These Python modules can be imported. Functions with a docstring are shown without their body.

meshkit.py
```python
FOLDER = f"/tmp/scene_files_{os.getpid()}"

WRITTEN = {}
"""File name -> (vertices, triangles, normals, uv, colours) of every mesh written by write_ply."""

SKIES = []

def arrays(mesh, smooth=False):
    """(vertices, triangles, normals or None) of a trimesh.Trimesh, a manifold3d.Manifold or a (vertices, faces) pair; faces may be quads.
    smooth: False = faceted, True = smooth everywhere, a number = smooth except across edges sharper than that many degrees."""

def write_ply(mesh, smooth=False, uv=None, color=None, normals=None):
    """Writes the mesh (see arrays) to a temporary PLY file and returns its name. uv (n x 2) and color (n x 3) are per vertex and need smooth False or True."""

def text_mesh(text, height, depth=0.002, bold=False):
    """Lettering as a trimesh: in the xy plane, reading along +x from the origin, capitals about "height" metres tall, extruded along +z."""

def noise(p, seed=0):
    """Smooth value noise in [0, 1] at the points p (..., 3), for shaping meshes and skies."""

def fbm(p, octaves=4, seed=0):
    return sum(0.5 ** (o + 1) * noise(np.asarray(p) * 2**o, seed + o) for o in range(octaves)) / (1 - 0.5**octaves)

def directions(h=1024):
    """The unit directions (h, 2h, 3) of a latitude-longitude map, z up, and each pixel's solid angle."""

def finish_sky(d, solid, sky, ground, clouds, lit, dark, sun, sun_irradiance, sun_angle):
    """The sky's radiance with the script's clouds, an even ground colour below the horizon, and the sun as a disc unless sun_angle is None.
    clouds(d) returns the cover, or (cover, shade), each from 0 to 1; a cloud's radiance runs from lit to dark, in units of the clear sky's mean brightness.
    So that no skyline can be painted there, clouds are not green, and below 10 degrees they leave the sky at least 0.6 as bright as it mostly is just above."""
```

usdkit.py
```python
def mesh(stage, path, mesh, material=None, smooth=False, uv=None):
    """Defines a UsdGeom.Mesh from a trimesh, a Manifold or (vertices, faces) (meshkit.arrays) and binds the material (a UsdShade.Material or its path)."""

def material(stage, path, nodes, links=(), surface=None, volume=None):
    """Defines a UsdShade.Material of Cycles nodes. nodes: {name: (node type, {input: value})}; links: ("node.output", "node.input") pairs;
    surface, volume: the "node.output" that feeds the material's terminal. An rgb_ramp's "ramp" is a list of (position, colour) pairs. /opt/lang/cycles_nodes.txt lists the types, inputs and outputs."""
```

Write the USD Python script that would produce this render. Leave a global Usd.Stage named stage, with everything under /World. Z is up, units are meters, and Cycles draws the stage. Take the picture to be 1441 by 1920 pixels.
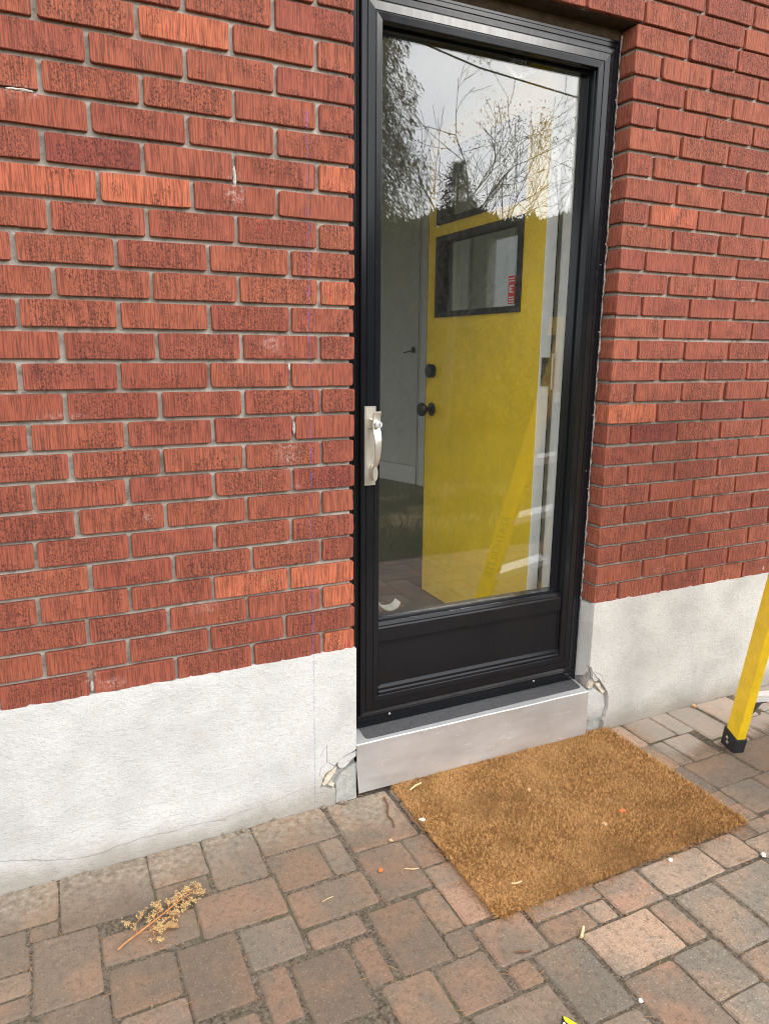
import math, random
import numpy as np
import trimesh
import usdkit, meshkit
from pxr import Usd, UsdGeom, UsdLux, UsdShade, Gf, Sdf, Vt
from shapely.geometry import Polygon, LineString, box as sbox
from shapely.ops import unary_union

random.seed(4)
rng = np.random.default_rng(7)
stage = Usd.Stage.CreateInMemory()
UsdGeom.SetStageUpAxis(stage, UsdGeom.Tokens.z)
UsdGeom.SetStageMetersPerUnit(stage, 1.0)
UsdGeom.Xform.Define(stage, '/World')
UsdGeom.Scope.Define(stage, '/World/Looks')

# ---------------------------------------------------------------- camera
EYE = np.array([-0.749, -1.759, 1.301])
yaw, pitch, roll = 0.4453, -0.2217, 0.0089
fwd = np.array([math.sin(yaw)*math.cos(pitch), math.cos(yaw)*math.cos(pitch), math.sin(pitch)])
rt = np.array([math.cos(yaw), -math.sin(yaw), 0.0]); up = np.cross(rt, fwd)
rt, up = rt*math.cos(roll)+up*math.sin(roll), up*math.cos(roll)-rt*math.sin(roll)
cam = UsdGeom.Camera.Define(stage, '/World/camera')
cam.AddTransformOp().Set(Gf.Matrix4d(*rt, 0, *up, 0, *(-fwd), 0, *EYE, 1))
cam.CreateHorizontalApertureAttr(36.0)
cam.CreateFocalLengthAttr(36.0*1353.4/1441)
cam.CreateClippingRangeAttr(Gf.Vec2f(0.02, 5000))
cam.CreateExposureAttr(0.28)

# ---------------------------------------------------------------- node graphs
class G:
    def __init__(s): s.nodes, s.links, s.k = {}, [], 0
    def __call__(s, kind, **inp):
        s.k += 1; name = 'n%d' % s.k; vals = {}
        for a, v in inp.items():
            if isinstance(v, str) and v[0] == 'n' and '.' in v: s.links.append((v, name+'.'+a))
            else: vals[a] = v
        s.nodes[name] = (kind, vals); return name
    def math(s, t, a, b=0.0, c=None, clamp=False):
        kw = dict(math_type=t, value1=a, value2=b, use_clamp=clamp)
        if c is not None: kw['value3'] = c
        return s('math', **kw)+'.value'
    def noise(s, vec, scale, detail=2.0, rough=0.5, dist=0.0):
        return s('noise_texture', vector=vec, scale=scale, detail=detail, roughness=rough, distortion=dist)+'.fac'
    def ramp(s, fac, stops): return s('rgb_ramp', fac=fac, ramp=stops)+'.color'
    def step(s, v, a, b): return s('map_range', range_type='smoothstep', value=v, from_min=a, from_max=b, to_min=0.0, to_max=1.0)+'.result'
    def mix(s, fac, a, b, t='mix'): return s('mix_color', blend_type=t, fac=fac, a=a, b=b)+'.result'
    def scaled(s, vec, sc, loc=(0, 0, 0)): return s('mapping', mapping_type='point', vector=vec, location=loc, scale=sc)+'.vector'
    def pos(s): return s('geometry')+'.position'
    def bump(s, h, dist, strength=1.0, normal=None):
        kw = dict(height=h, distance=dist, strength=strength)
        if normal: kw['normal'] = normal
        return s('bump', **kw)+'.normal'
    def out(s, name, surface): return usdkit.material(stage, '/World/Looks/'+name, s.nodes, s.links, surface=surface)
    def principled(s, name, **kw):
        p = s('principled_bsdf', **kw); return s.out(name, p+'.BSDF')

# ---------------------------------------------------------------- sky and sun (bright overcast)
sun_dir = np.array([0.50, -0.76, 0.52]); sun_dir /= np.linalg.norm(sun_dir)
g = G()
tc = g('texture_coordinate')+'.generated'
sk = g('sky_texture', sky_type='single_scattering', sun_disc=False, sun_elevation=math.asin(sun_dir[2]), sun_rotation=math.atan2(sun_dir[0], sun_dir[1]), air_density=1.0, aerosol_density=2.0)+'.color'
cl = g.noise(tc, 2.2, 5.0, 0.6, 0.4)
cover = g.step(cl, 0.25, 0.5)
cover = g.math('multiply', cover, 0.93)
CLOUD = 12.0
shade = g.noise(tc, 3.6, 4.0, 0.55, 0.3)
cc = g.ramp(shade, [(0.3, (0.80*CLOUD, 0.83*CLOUD, 0.89*CLOUD)), (0.7, (1.09*CLOUD, 1.09*CLOUD, 1.08*CLOUD))])
glow = g.step(g('vector_math', math_type='dot_product', vector1=tc, vector2=tuple(sun_dir))+'.value', -0.1, 1.0)   # thin cloud is brightest around the hidden sun
glow = g.math('multiply_add', glow, 1.75, 0.62)
cc = g.mix(1.0, cc, g('combine_color', r=glow, g=glow, b=glow)+'.color', 'multiply')
skyc = g.mix(cover, sk, cc)
bg = g('background_shader', color=skyc, strength=0.12)
skymat = g.out('sky_material', bg+'.background')
dome = UsdLux.DomeLight.Define(stage, '/World/sky')
dome.GetPrim().SetCustomDataByKey('kind', 'structure'); dome.GetPrim().SetCustomDataByKey('label', 'bright overcast sky with pale grey clouds')
UsdShade.MaterialBindingAPI.Apply(dome.GetPrim()).Bind(skymat)
sun = UsdLux.DistantLight.Define(stage, '/World/sun')
sun.CreateIntensityAttr(0.28); sun.CreateAngleAttr(14.0); sun.CreateColorAttr(Gf.Vec3f(1.0, 0.96, 0.9))
sun.GetPrim().CreateAttribute('inputs:normalize', Sdf.ValueTypeNames.Bool).Set(True)
zz = sun_dir; xx = np.cross([0, 0, 1], zz); xx /= np.linalg.norm(xx); yy = np.cross(zz, xx)
sun.AddTransformOp().Set(Gf.Matrix4d(*xx, 0, *yy, 0, *zz, 0, 0, 0, 6, 1))

# ---------------------------------------------------------------- scene helpers
used = {}
def numbered(path):
    k = used.get(path, -1)+1; used[path] = k
    return path if k == 0 else '%s_%03d' % (path, k)
def tag(p, label=None, cat=None, group=None, kind=None):
    for k, v in (('label', label), ('category', cat), ('group', group), ('kind', kind)):
        if v: p.SetCustomDataByKey(k, v)
    return p
LOC = {}
def thing(name, label, cat=None, loc=(0, 0, 0), rotz=0.0, group=None, kind=None):
    x = UsdGeom.Xform.Define(stage, numbered('/World/'+name)); x.AddTranslateOp().Set(Gf.Vec3d(*map(float, loc)))
    if rotz: x.AddRotateZOp().Set(math.degrees(rotz))
    pr = x.GetPrim(); tag(pr, label, cat, group, kind)
    LOC[str(pr.GetPath())] = np.array(loc, float) if not rotz else np.zeros(3)
    return pr
def V(mesh):
    if isinstance(mesh, tuple): return np.asarray(mesh[0], float), np.asarray(mesh[1], int)
    if hasattr(mesh, 'to_mesh'):
        m = mesh.to_mesh(); return np.array(m.vert_properties[:, :3], float), np.array(m.tri_verts)
    return np.array(mesh.vertices, float), np.array(mesh.faces)
def part(parent, name, mesh, mat, smooth=False, uv=None, label=None, kind=None):
    """one mesh under a thing (or under a part), given in the thing's world coordinates"""
    pp = parent if isinstance(parent, str) else str(parent.GetPath())
    root = '/'.join(pp.split('/')[:3])
    v, f = V(mesh)
    if f.shape[1] == 4: f = np.vstack([f[:, [0, 1, 2]], f[:, [0, 2, 3]]])
    v = v-LOC.get(root, np.zeros(3))
    m = usdkit.mesh(stage, numbered(pp+'/'+name), (v, f), mat, smooth=smooth, uv=uv)
    return tag(m.GetPrim(), label, None, None, kind)
def single(name, mesh, mat, label=None, cat=None, group=None, kind=None, smooth=False):
    v, f = V(mesh)
    c = np.array([v[:, 0].mean(), v[:, 1].mean(), v[:, 2].min()]) if kind != 'structure' else np.zeros(3)
    m = usdkit.mesh(stage, numbered('/World/'+name), (v-c, f), mat, smooth=smooth)
    m.AddTranslateOp().Set(Gf.Vec3d(*map(float, c)))
    return tag(m.GetPrim(), label, cat, group, kind)
cat_ = trimesh.util.concatenate
def bx(x0, x1, y0, y1, z0, z1):
    m = trimesh.creation.box([x1-x0, y1-y0, z1-z0]); m.apply_translation([(x0+x1)/2, (y0+y1)/2, (z0+z1)/2]); return m
def cyl(a, b, r, n=16): return trimesh.creation.cylinder(radius=r, segment=[a, b], sections=n)
def ball(c, r, s=2, sub=2):
    m = trimesh.creation.icosphere(subdivisions=sub, radius=1.0); m.apply_scale(r if np.ndim(r) == 0 else 1.0)
    if np.ndim(r): m.vertices *= np.asarray(r)
    m.apply_translation(c); return m
def tube(pts, radii, n=8):
    """closed tapered tube along a polyline"""
    p = np.asarray(pts, float); r = np.broadcast_to(radii, (len(p),))
    t = np.gradient(p, axis=0); t /= np.linalg.norm(t, axis=1, keepdims=True)+1e-12
    ref = np.array([0, 0, 1.0]) if abs(t[0][2]) < .9 else np.array([1.0, 0, 0])
    a = np.cross(t, ref); a /= np.linalg.norm(a, axis=1, keepdims=True)+1e-12; b = np.cross(t, a)
    an = np.arange(n)*2*np.pi/n
    v = p[:, None]+r[:, None, None]*(np.cos(an)[None, :, None]*a[:, None]+np.sin(an)[None, :, None]*b[:, None])
    v = v.reshape(-1, 3); f = []
    for i in range(len(p)-1):
        for j in range(n):
            q, w = i*n+j, i*n+(j+1) % n
            f += [[q, w, w+n], [q, w+n, q+n]]
    f += [[0, j+1, j] for j in range(1, n-1)]; o = (len(p)-1)*n
    f += [[o, o+j, o+j+1] for j in range(1, n-1)]
    return trimesh.Trimesh(v, np.array(f)[:, ::-1], process=False)
def ribbon(path, widths, thick):
    """a bent strip: path of (centre, side direction), rectangular section"""
    v, f = [], []
    P = np.array([q[0] for q in path], float)
    t = np.gradient(P, axis=0); t /= np.linalg.norm(t, axis=1, keepdims=True)
    for i, (c, s) in enumerate(path):
        s = np.asarray(s, float); nrm = np.cross(t[i], s); nrm /= np.linalg.norm(nrm); w = widths[i]/2; h = thick[i]/2
        for (a, b) in ((-w, -h*.55), (-w*.8, -h), (w*.8, -h), (w, -h*.55), (w, h*.55), (w*.8, h), (-w*.8, h), (-w, h*.55)): v.append(np.asarray(c)+s*a+nrm*b)
    n = 8
    for i in range(len(path)-1):
        for j in range(n):
            q, w2 = i*n+j, i*n+(j+1) % n; f += [[q, w2, w2+n], [q, w2+n, q+n]]
    o = (len(path)-1)*n
    f += [[0, j+1, j] for j in range(1, n-1)]+[[o, o+j, o+j+1] for j in range(1, n-1)]
    m = trimesh.Trimesh(np.array(v), np.array(f), process=False); trimesh.repair.fix_normals(m); return m
def quads(c, d, w, L):
    """leaf blades: centres c, long directions d, side directions w (already scaled by half width), half length L"""
    d = d*np.asarray(L)[:, None]
    v = np.stack([c-d, c+w*.9, c+d, c-w*.9], 1).reshape(-1, 3)
    i = np.arange(len(c))[:, None]*4
    return v, np.vstack([i+[0, 1, 2], i+[0, 2, 3]])
def unit(n, r=None):
    x = (r or rng).normal(size=(n, 3)); return x/np.linalg.norm(x, axis=1, keepdims=True)
def slab(outline, origin, ax, ay, an, depth, chamfer, proud=0.0, tilt=(0, 0), inset=None):
    """a brick or paver: outline (n x 2) in the plane (ax, ay), front towards an, with chamfered edges. Returns (v, f, uv)."""
    o = np.asarray(outline, float); n = len(o); c = o.mean(0)
    e = np.roll(o, -1, 0)-np.roll(o, 1, 0); nr = np.stack([e[:, 1], -e[:, 0]], 1); nr /= np.linalg.norm(nr, axis=1, keepdims=True)+1e-9
    inner = o-nr*(chamfer if inset is None else inset)
    lo, hi = o.min(0), o.max(0)
    def P(q, h): return origin+q[:, :1]*ax+q[:, 1:2]*ay+(h+np.zeros(len(q)))[:, None]*an
    ht = lambda q: proud+(q[:, 0]-c[0])*tilt[0]+(q[:, 1]-c[1])*tilt[1]
    v = np.vstack([P(c[None], ht(c[None])), P(inner, ht(inner)), P(o, ht(o)-chamfer), P(o, -depth)])
    q2 = np.vstack([c[None], inner, o, o]); uv = (q2-lo)/(hi-lo)
    f = []
    for j in range(n):
        k = (j+1) % n
        f.append([0, 1+j, 1+k])
        for r in (0, 1):
            a, b, c2, d = 1+r*n+j, 1+r*n+k, 1+(r+1)*n+k, 1+(r+1)*n+j
            f += [[a, d, c2], [a, c2, b]]
    f = np.array(f)
    if np.dot(np.cross(ax, ay), an) < 0: f = f[:, ::-1]
    return v, f, uv
def rrect(x0, y0, x1, y1, r, jit, per=2, rnd=random):
    """a slightly irregular rounded rectangle, counter-clockwise"""
    pts = []
    cs = [(x0, y0, 0), (x1, y0, 1), (x1, y1, 2), (x0, y1, 3)]
    for (cx, cy, k), (dx, dy) in zip(cs, ((1, 1), (-1, 1), (-1, -1), (1, -1))):
        rr = r*rnd.uniform(.75, 1.5)*(rnd.uniform(1.3, 2.0) if rnd.random() < .05 else 1.0)
        a, b = (cx+dx*rr, cy), (cx, cy+dy*rr)
        pr = [b, (cx+dx*rr*.3, cy+dy*rr*.3), a] if k in (0, 2) else [a, (cx+dx*rr*.3, cy+dy*rr*.3), b]
        pts += pr
        nx, ny, _ = cs[(k+1) % 4]
        for t in np.linspace(0, 1, per+2)[1:-1]:
            pts.append((cx+(nx-cx)*t, cy+(ny-cy)*t))
    return np.array([(a+rnd.uniform(-jit, jit), b+rnd.uniform(-jit, jit)) for a, b in pts])
X, Y, Z = np.eye(3)

# ---------------------------------------------------------------- materials
def simple(name, col, rough=0.5, metallic=0.0, bump=None, spec=0.5, vary=0.0, scale=30.0, coat=0.0):
    g = G(); kw = dict(base_color=col, roughness=rough, metallic=metallic, specular_ior_level=spec, coat_weight=coat)
    if vary:
        nz = g.noise(g.pos(), scale, 4.0, 0.6)
        kw['base_color'] = g.ramp(nz, [(0.3, tuple(c*(1-vary) for c in col)), (0.7, tuple(min(1, c*(1+vary)) for c in col))])
    if bump: kw['normal'] = g.bump(g.noise(g.pos(), bump[0], 3.0, 0.6), bump[1], 1.0)
    return g.principled(name, **kw)

def chalk(g, col, pos):
    """the blue snapped chalk line that runs down the wall"""
    sep = g('separate_xyz', vector=pos)
    wob = g.math('multiply_add', sep+'.z', 0.003, -0.1255)
    d = g.math('absolute', g.math('subtract', sep+'.x', wob))
    m = g.math('subtract', 1.0, g.step(d, 0.0005, 0.0021))
    low = g.math('less_than', sep+'.z', 1.85)
    br = g.step(g.noise(pos, 160.0, 2.0), 0.30, 0.62)
    return g.mix(g.math('multiply', g.math('multiply', m, br), g.math('multiply', low, 0.50)), col, (0.13, 0.13, 0.42))

def brick_material(name, tones, rough_bias):
    g = G(); pos = g.pos(); rnd = g('object_info')+'.random'
    off = g('combine_xyz', x=g.math('multiply', rnd, 41.0), y=0.0, z=g.math('multiply', rnd, 17.0))+'.vector'
    pp = g('vector_math', math_type='add', vector1=pos, vector2=off)+'.vector'
    streak = g.noise(g.scaled(pp, (430.0, 430.0, 17.0)), 1.0, 2.0, 0.65)
    pit = g.noise(g.scaled(pp, (1.0, 1.0, 0.6)), 260.0, 2.5, 0.7)
    blotch = g.noise(pp, 16.0, 2.0, 0.5)
    uv = g('separate_xyz', vector=g('uvmap', attribute='st')+'.UV')
    edge = g.math('multiply', g.math('absolute', g.math('subtract', uv+'.x', 0.5)), 2.0)
    edge = g.step(edge, 0.76, 0.93)
    ruf = g.step(g.math('subtract', g.math('add', blotch, rough_bias), g.math('multiply', edge, 0.30)), 0.36, 0.62)
    h = g.math('multiply_add', pit, ruf, g.math('multiply', streak, 0.75))
    col = g.ramp(rnd, tones)
    big = g.noise(pp, 7.0, 2.0)
    col = g.mix(g.math('multiply', g.step(big, 0.4, 0.75), 0.35), col, (0.40, 0.115, 0.062))
    dk = g.math('subtract', 1.0, g.step(streak, 0.37, 0.58))
    col = g.mix(g.math('multiply', dk, 0.70), col, (0.090, 0.024, 0.016))
    pk = g.math('multiply', g.math('subtract', 1.0, g.step(pit, 0.34, 0.53)), ruf)
    col = g.mix(g.math('multiply', pk, 0.88), col, (0.060, 0.018, 0.014))
    hi = g.math('multiply', g.step(pit, 0.60, 0.75), ruf)
    col = g.mix(g.math('multiply', hi, 0.35), col, (0.60, 0.20, 0.115))
    # white bloom and paint marks where the photograph has them
    fine = g.noise(pos, 95.0, 3.0, 0.7)
    spots = None
    for (x, z, rx, rz, a) in ((-.298, 1.655, .035, .05, .9), (-.218, 1.311, .045, .03, .7), (-.185, 1.04, .05, .06, .8), (-.532, .905, .018, .02, 1.0), (-.165, .95, .02, .03, .5), (-.41, .655, .05, .02, .5), (-.645, .497, .05, .02, .9), (-.725, 1.80, .06, .02, .8), (-.71, 1.145, .09, .02, .5), (1.15, .56, .05, .02, .5), (-.69, .515, .02, .04, 1.0), (1.69, .68, .04, .03, .6)):
        q = g.scaled(pos, (1/rx, 0.0, 1/rz), (-x/rx, 0, -z/rz))
        d = g('vector_math', math_type='length', vector1=q)+'.value'
        s = g.math('multiply', g.math('subtract', 1.0, g.step(d, 0.1, 1.0)), a)
        spots = s if spots is None else g.math('maximum', spots, s)
    bloom = g.math('multiply', g.step(g.noise(pos, 3.3, 3.0, 0.6), 0.62, 0.80), 0.12)
    spots = g.math('maximum', spots, bloom)
    wm = g.math('multiply', spots, g.math('multiply', g.step(fine, 0.44, 0.72), 0.62))
    col = g.mix(wm, col, (0.62, 0.52, 0.48))
    col = chalk(g, col, pos)
    nrm = g.bump(h, 0.0045, 1.0)
    return g.principled(name, base_color=col, roughness=0.82, specular_ior_level=0.35, normal=nrm)
RED = [(0, (0.285, 0.071, 0.041)), (.3, (0.305, 0.080, 0.044)), (.55, (0.330, 0.092, 0.048)), (.8, (0.275, 0.068, 0.042)), (1, (0.360, 0.104, 0.053))]
ORANGE = [(0, (0.47, 0.128, 0.062)), (.5, (0.52, 0.145, 0.068)), (1, (0.44, 0.115, 0.058))]
DARK = [(0, (0.22, 0.050, 0.035)), (.5, (0.27, 0.058, 0.038)), (1, (0.22, 0.045, 0.032))]
BRICK = [brick_material('brick_red', RED, 0.0), brick_material('brick_rough', RED, 0.13), brick_material('brick_orange', ORANGE, -0.05), brick_material('brick_dark', DARK, 0.16), brick_material('brick_smooth', RED, -0.12)]

g = G(); pos = g.pos()
nz = g.noise(pos, 42.0, 4.0, 0.65); n2 = g.noise(pos, 4.0, 4.0, .65)
c = g.ramp(n2, [(.3, (0.30, 0.265, 0.22)), (.55, (0.41, 0.375, 0.325)), (.8, (0.51, 0.475, 0.425))])
c = g.mix(g.math('multiply', g.math('subtract', 1.0, g.step(nz, .34, .52)), .6), c, (0.16, 0.135, 0.115))
MORTAR = g.principled('mortar', base_color=c, roughness=0.95, specular_ior_level=0.2, normal=g.bump(nz, 0.006, 1.0))

def parge_material(name, tint, rough=1.0):
    g = G(); pos = g.pos(); sep = g('separate_xyz', vector=pos)
    brush = g.noise(g.scaled(pos, (95.0, 95.0, 135.0)), 1.0, 4.0, 0.65, 1.2)
    fine = g.noise(pos, 210.0, 2.0, 0.6); soft = g.noise(pos, 5.0, 4.0, 0.55, 0.3); soft2 = g.noise(pos, 13.0, 3.0, 0.6)
    c = g.ramp(soft, [(.30, tuple(x*.83 for x in tint)), (.5, tint), (.70, tuple(min(.9, x*1.10) for x in tint))])
    st = g.math('multiply', g.step(g.noise(pos, 24.0, 5.0, .7), .50, .78), .50)
    c = g.mix(st, c, (0.50, 0.46, 0.38))
    rust = g.math('multiply', g.step(g.noise(g.scaled(pos, (9.0, 9.0, 13.0), (3.1, 0, 1.7)), 1.0, 2.0), .68, .80), .40)
    c = g.mix(rust, c, (0.50, 0.40, 0.28))
    pk = g.math('multiply', g.math('subtract', 1.0, g.step(brush, .32, .50)), .42)
    c = g.mix(pk, c, (0.36, 0.34, 0.31))
    gr = g.math('subtract', 1.0, g.step(g.math('add', sep+'.z', g.math('multiply', g.math('subtract', g.noise(pos, 6.0, 5.0, .65), .5), .16)), .0, .10))
    c = g.mix(g.math('multiply', gr, .72), c, (0.27, 0.235, 0.185))
    c = chalk(g, c, pos)
    h = g.math('add', g.math('multiply', brush, .8), g.math('multiply_add', fine, .25, g.math('multiply', soft2, 1.2)))
    return g.principled(name, base_color=c, roughness=0.85, specular_ior_level=0.3, normal=g.bump(h, 0.0042, rough))
PARGE = parge_material('parging', (0.560, 0.553, 0.532))
PARGE_W = parge_material('parging_warm', (0.575, 0.556, 0.518))
PARGE_R = parge_material('parging_reveal', (0.56, 0.54, 0.50))
CONCRETE = simple('old_concrete', (0.36, 0.36, 0.33), .9, 0, (120, .004), .3, .22, 40)
RUBBLE = simple('crumbled_mortar', (0.60, 0.53, 0.42), .95, 0, (90, .006), .2, .35, 55)
DARKGAP = simple('dark_gap', (0.018, 0.016, 0.015), .95)

def paver_material(name, a, b, grit=1.0):
    g = G(); pos = g.pos(); rnd = g('object_info')+'.random'; sep = g('separate_xyz', vector=pos)
    off = g('combine_xyz', x=g.math('multiply', rnd, 23.0), y=g.math('multiply', rnd, 7.0), z=0.0)+'.vector'
    pp = g('vector_math', math_type='add', vector1=pos, vector2=off)+'.vector'
    blend = g.noise(pp, 6.5, 4.0, 0.6, 0.6)
    c = g.mix(g.step(blend, .40, .62), a, b)
    tone = g.math('multiply_add', rnd, 0.40, 0.80)
    fine = g.noise(pos, 330.0, 2.0, 0.7); mid = g.noise(pos, 60.0, 4.0, 0.65)
    c = g.mix(1.0, c, g('combine_color', r=tone, g=tone, b=tone)+'.color', 'multiply')
    c = g.mix(g.math('multiply', g.step(mid, .47, .70), .50), c, (0.095, 0.072, 0.052))
    gn = g.math('multiply_add', g.noise(pos, 250.0, 3.0, .8), 1.5, .25)
    c = g.mix(1.0, c, g('combine_color', r=gn, g=gn, b=gn)+'.color', 'multiply')
    vor = g('voronoi_texture', vector=pos, scale=135.0, feature='f1', randomness=1.0)
    dot = g.math('subtract', 1.0, g.step(vor+'.distance', .16, .34)); sel = g('separate_color', color=vor+'.color')
    light = g.math('multiply', dot, g.math('greater_than', sel+'.r', .70)); dark = g.math('multiply', dot, g.math('less_than', sel+'.r', .30))
    c = g.mix(g.math('multiply', light, .30*grit), c, (0.60, 0.53, 0.45))
    c = g.mix(g.math('multiply', dark, .55*grit), c, (0.05, 0.040, 0.033))
    # dirt darkens the left part, dry dust lightens the strip beside the wall on the right
    wob = g.noise(pos, 4.0, 3.0)
    left = g.math('subtract', 1.0, g.step(g.math('add', sep+'.x', g.math('multiply', wob, .8)), .15, .95))
    c = g.mix(g.math('multiply', left, .50), c, (0.098, 0.071, 0.050))
    ed = g.noise(g.scaled(pos, (26.0, 5.0, 1.0)), 1.0, 3.0, .6)
    dusty = g.math('multiply', g.step(sep+'.x', 1.0, 1.12), g.step(g.math('add', sep+'.y', g.math('multiply', g.math('subtract', ed, .5), .16)), -.26, -.20))
    c = g.mix(g.math('multiply', dusty, .52), c, (0.41, 0.365, 0.305))
    damp = g.math('multiply', g.step(sep+'.x', .98, 1.06), g.math('subtract', 1.0, g.step(g.math('add', sep+'.y', g.math('multiply', g.math('subtract', ed, .5), .16)), -.27, -.21)))
    damp = g.math('multiply', damp, g.step(g.math('add', sep+'.y', g.math('multiply', wob, .2)), -.62, -.40))
    c = g.mix(g.math('multiply', damp, .50), c, (0.125, 0.096, 0.074))
    bl = g.noise(pos, 55.0, 4.0, .7)
    wall = g.math('multiply', g.step(g.math('add', sep+'.y', g.math('multiply', g.math('subtract', wob, .5), .25)), -.19, -.02), g.step(bl, .30, .72))
    wall = g.math('multiply', wall, g.math('less_than', sep+'.x', .3))
    c = g.mix(g.math('multiply', wall, .50), c, (0.44, 0.385, 0.30))
    h = g.math('add', g.math('multiply', fine, .5), g.math('multiply', mid, .9))
    return g.principled(name, base_color=c, roughness=0.9, specular_ior_level=0.25, normal=g.bump(h, 0.0028, 0.9))
PAVER = [paver_material('paver_brown', (0.200, 0.155, 0.115), (0.300, 0.188, 0.122)), paver_material('paver_red', (0.36, 0.218, 0.145), (0.255, 0.192, 0.142)), paver_material('paver_grey', (0.195, 0.168, 0.134), (0.265, 0.195, 0.140)), paver_material('paver_buff', (0.340, 0.232, 0.160), (0.240, 0.185, 0.138))]
g = G(); pos = g.pos(); nz = g.noise(pos, 140.0, 4.0, .7); n2 = g.noise(pos, 8.0, 3.0)
c = g.ramp(nz, [(.3, (0.035, 0.028, 0.020)), (.5, (0.130, 0.104, 0.077)), (.72, (0.24, 0.20, 0.155))])
c = g.mix(g.step(n2, .5, .7), c, (0.10, 0.09, 0.055))
SAND = g.principled('joint_sand', base_color=c, roughness=1.0, specular_ior_level=.1, normal=g.bump(nz, .006, 1.0))

BLACK = (lambda g: g.principled('black_frame_paint', base_color=g.mix(g.math('multiply', g.step(g.noise(g.pos(), 420.0, 1.0), .72, .77), .25), (0.0045, 0.0048, 0.0058), (0.16, 0.155, 0.15)), roughness=g.math('multiply_add', g.noise(g.scaled(g.pos(), (90, 90, 6)), 1.0, 3.0), .14, .10), specular_ior_level=.30))(G())
RUBBERB = simple('black_rubber', (0.014, 0.014, 0.015), .6, 0, (160, .002), .4, .3, 60)
g = G(); pos = g.pos()
nz = g.noise(g.scaled(pos, (4.0, 4.0, 9.0)), 1.0, 3.0, .6); br = g.noise(g.scaled(pos, (3.0, 3.0, 160.0)), 1.0, 2.0); dn = g.noise(pos, 10.0, 2.0)
sc = g.step(g.noise(g.scaled(pos, (16.0, 60.0, 60.0)), 1.0, 3.0, .7, 1.6), .61, .72)
c = g.ramp(nz, [(.3, (0.50, 0.492, 0.48)), (.7, (0.66, 0.652, 0.64))])
c = g.mix(g.math('multiply', sc, .5), c, (0.95, 0.95, 0.94))
ALU = g.principled('mill_aluminium', base_color=c, metallic=.82, roughness=g.math('multiply_add', br, .22, .36), normal=g.bump(dn, .004, .6))
g = G(); pos = g.pos(); nz = g.noise(pos, 380.0, 2.0, .7)
GRIT = g.principled('grip_strip', base_color=g.ramp(nz, [(.35, (0.025, 0.025, 0.027)), (.6, (0.075, 0.075, 0.078)), (.75, (0.21, 0.21, 0.21))]), roughness=.95, normal=g.bump(nz, .0025, 1.0))
NICKEL = simple('satin_nickel', (0.60, 0.56, 0.49), .36, .9, (300, .0004), .5, .05, 30)
CHROME = simple('chrome', (0.80, 0.79, 0.77), .38, .85)
SCREW = simple('screw_steel', (0.55, 0.54, 0.52), .3, 1.0)
g = G()
PANE = None
FR0 = 0.092
fc = g('layer_weight', blend=0.5)+'.facing'
fr = g.math('multiply_add', g.math('power', fc, 5.0), 1-FR0, FR0)
film = g('mix_closure', fac=g.math('multiply_add', g.noise(g.pos(), 7.0, 4.0, .6), .0030, .0003), closure1=g('transparent_bsdf', color=(0.99, 0.995, 0.99))+'.BSDF', closure2=g('diffuse_bsdf', color=(0.8, 0.8, 0.78))+'.BSDF')
pn = g('mix_closure', fac=fr, closure1=film+'.closure', closure2=g('glossy_bsdf', color=(1, 1, 1), roughness=0.0)+'.BSDF')
PANE = g.out('door_glass', pn+'.closure')
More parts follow.
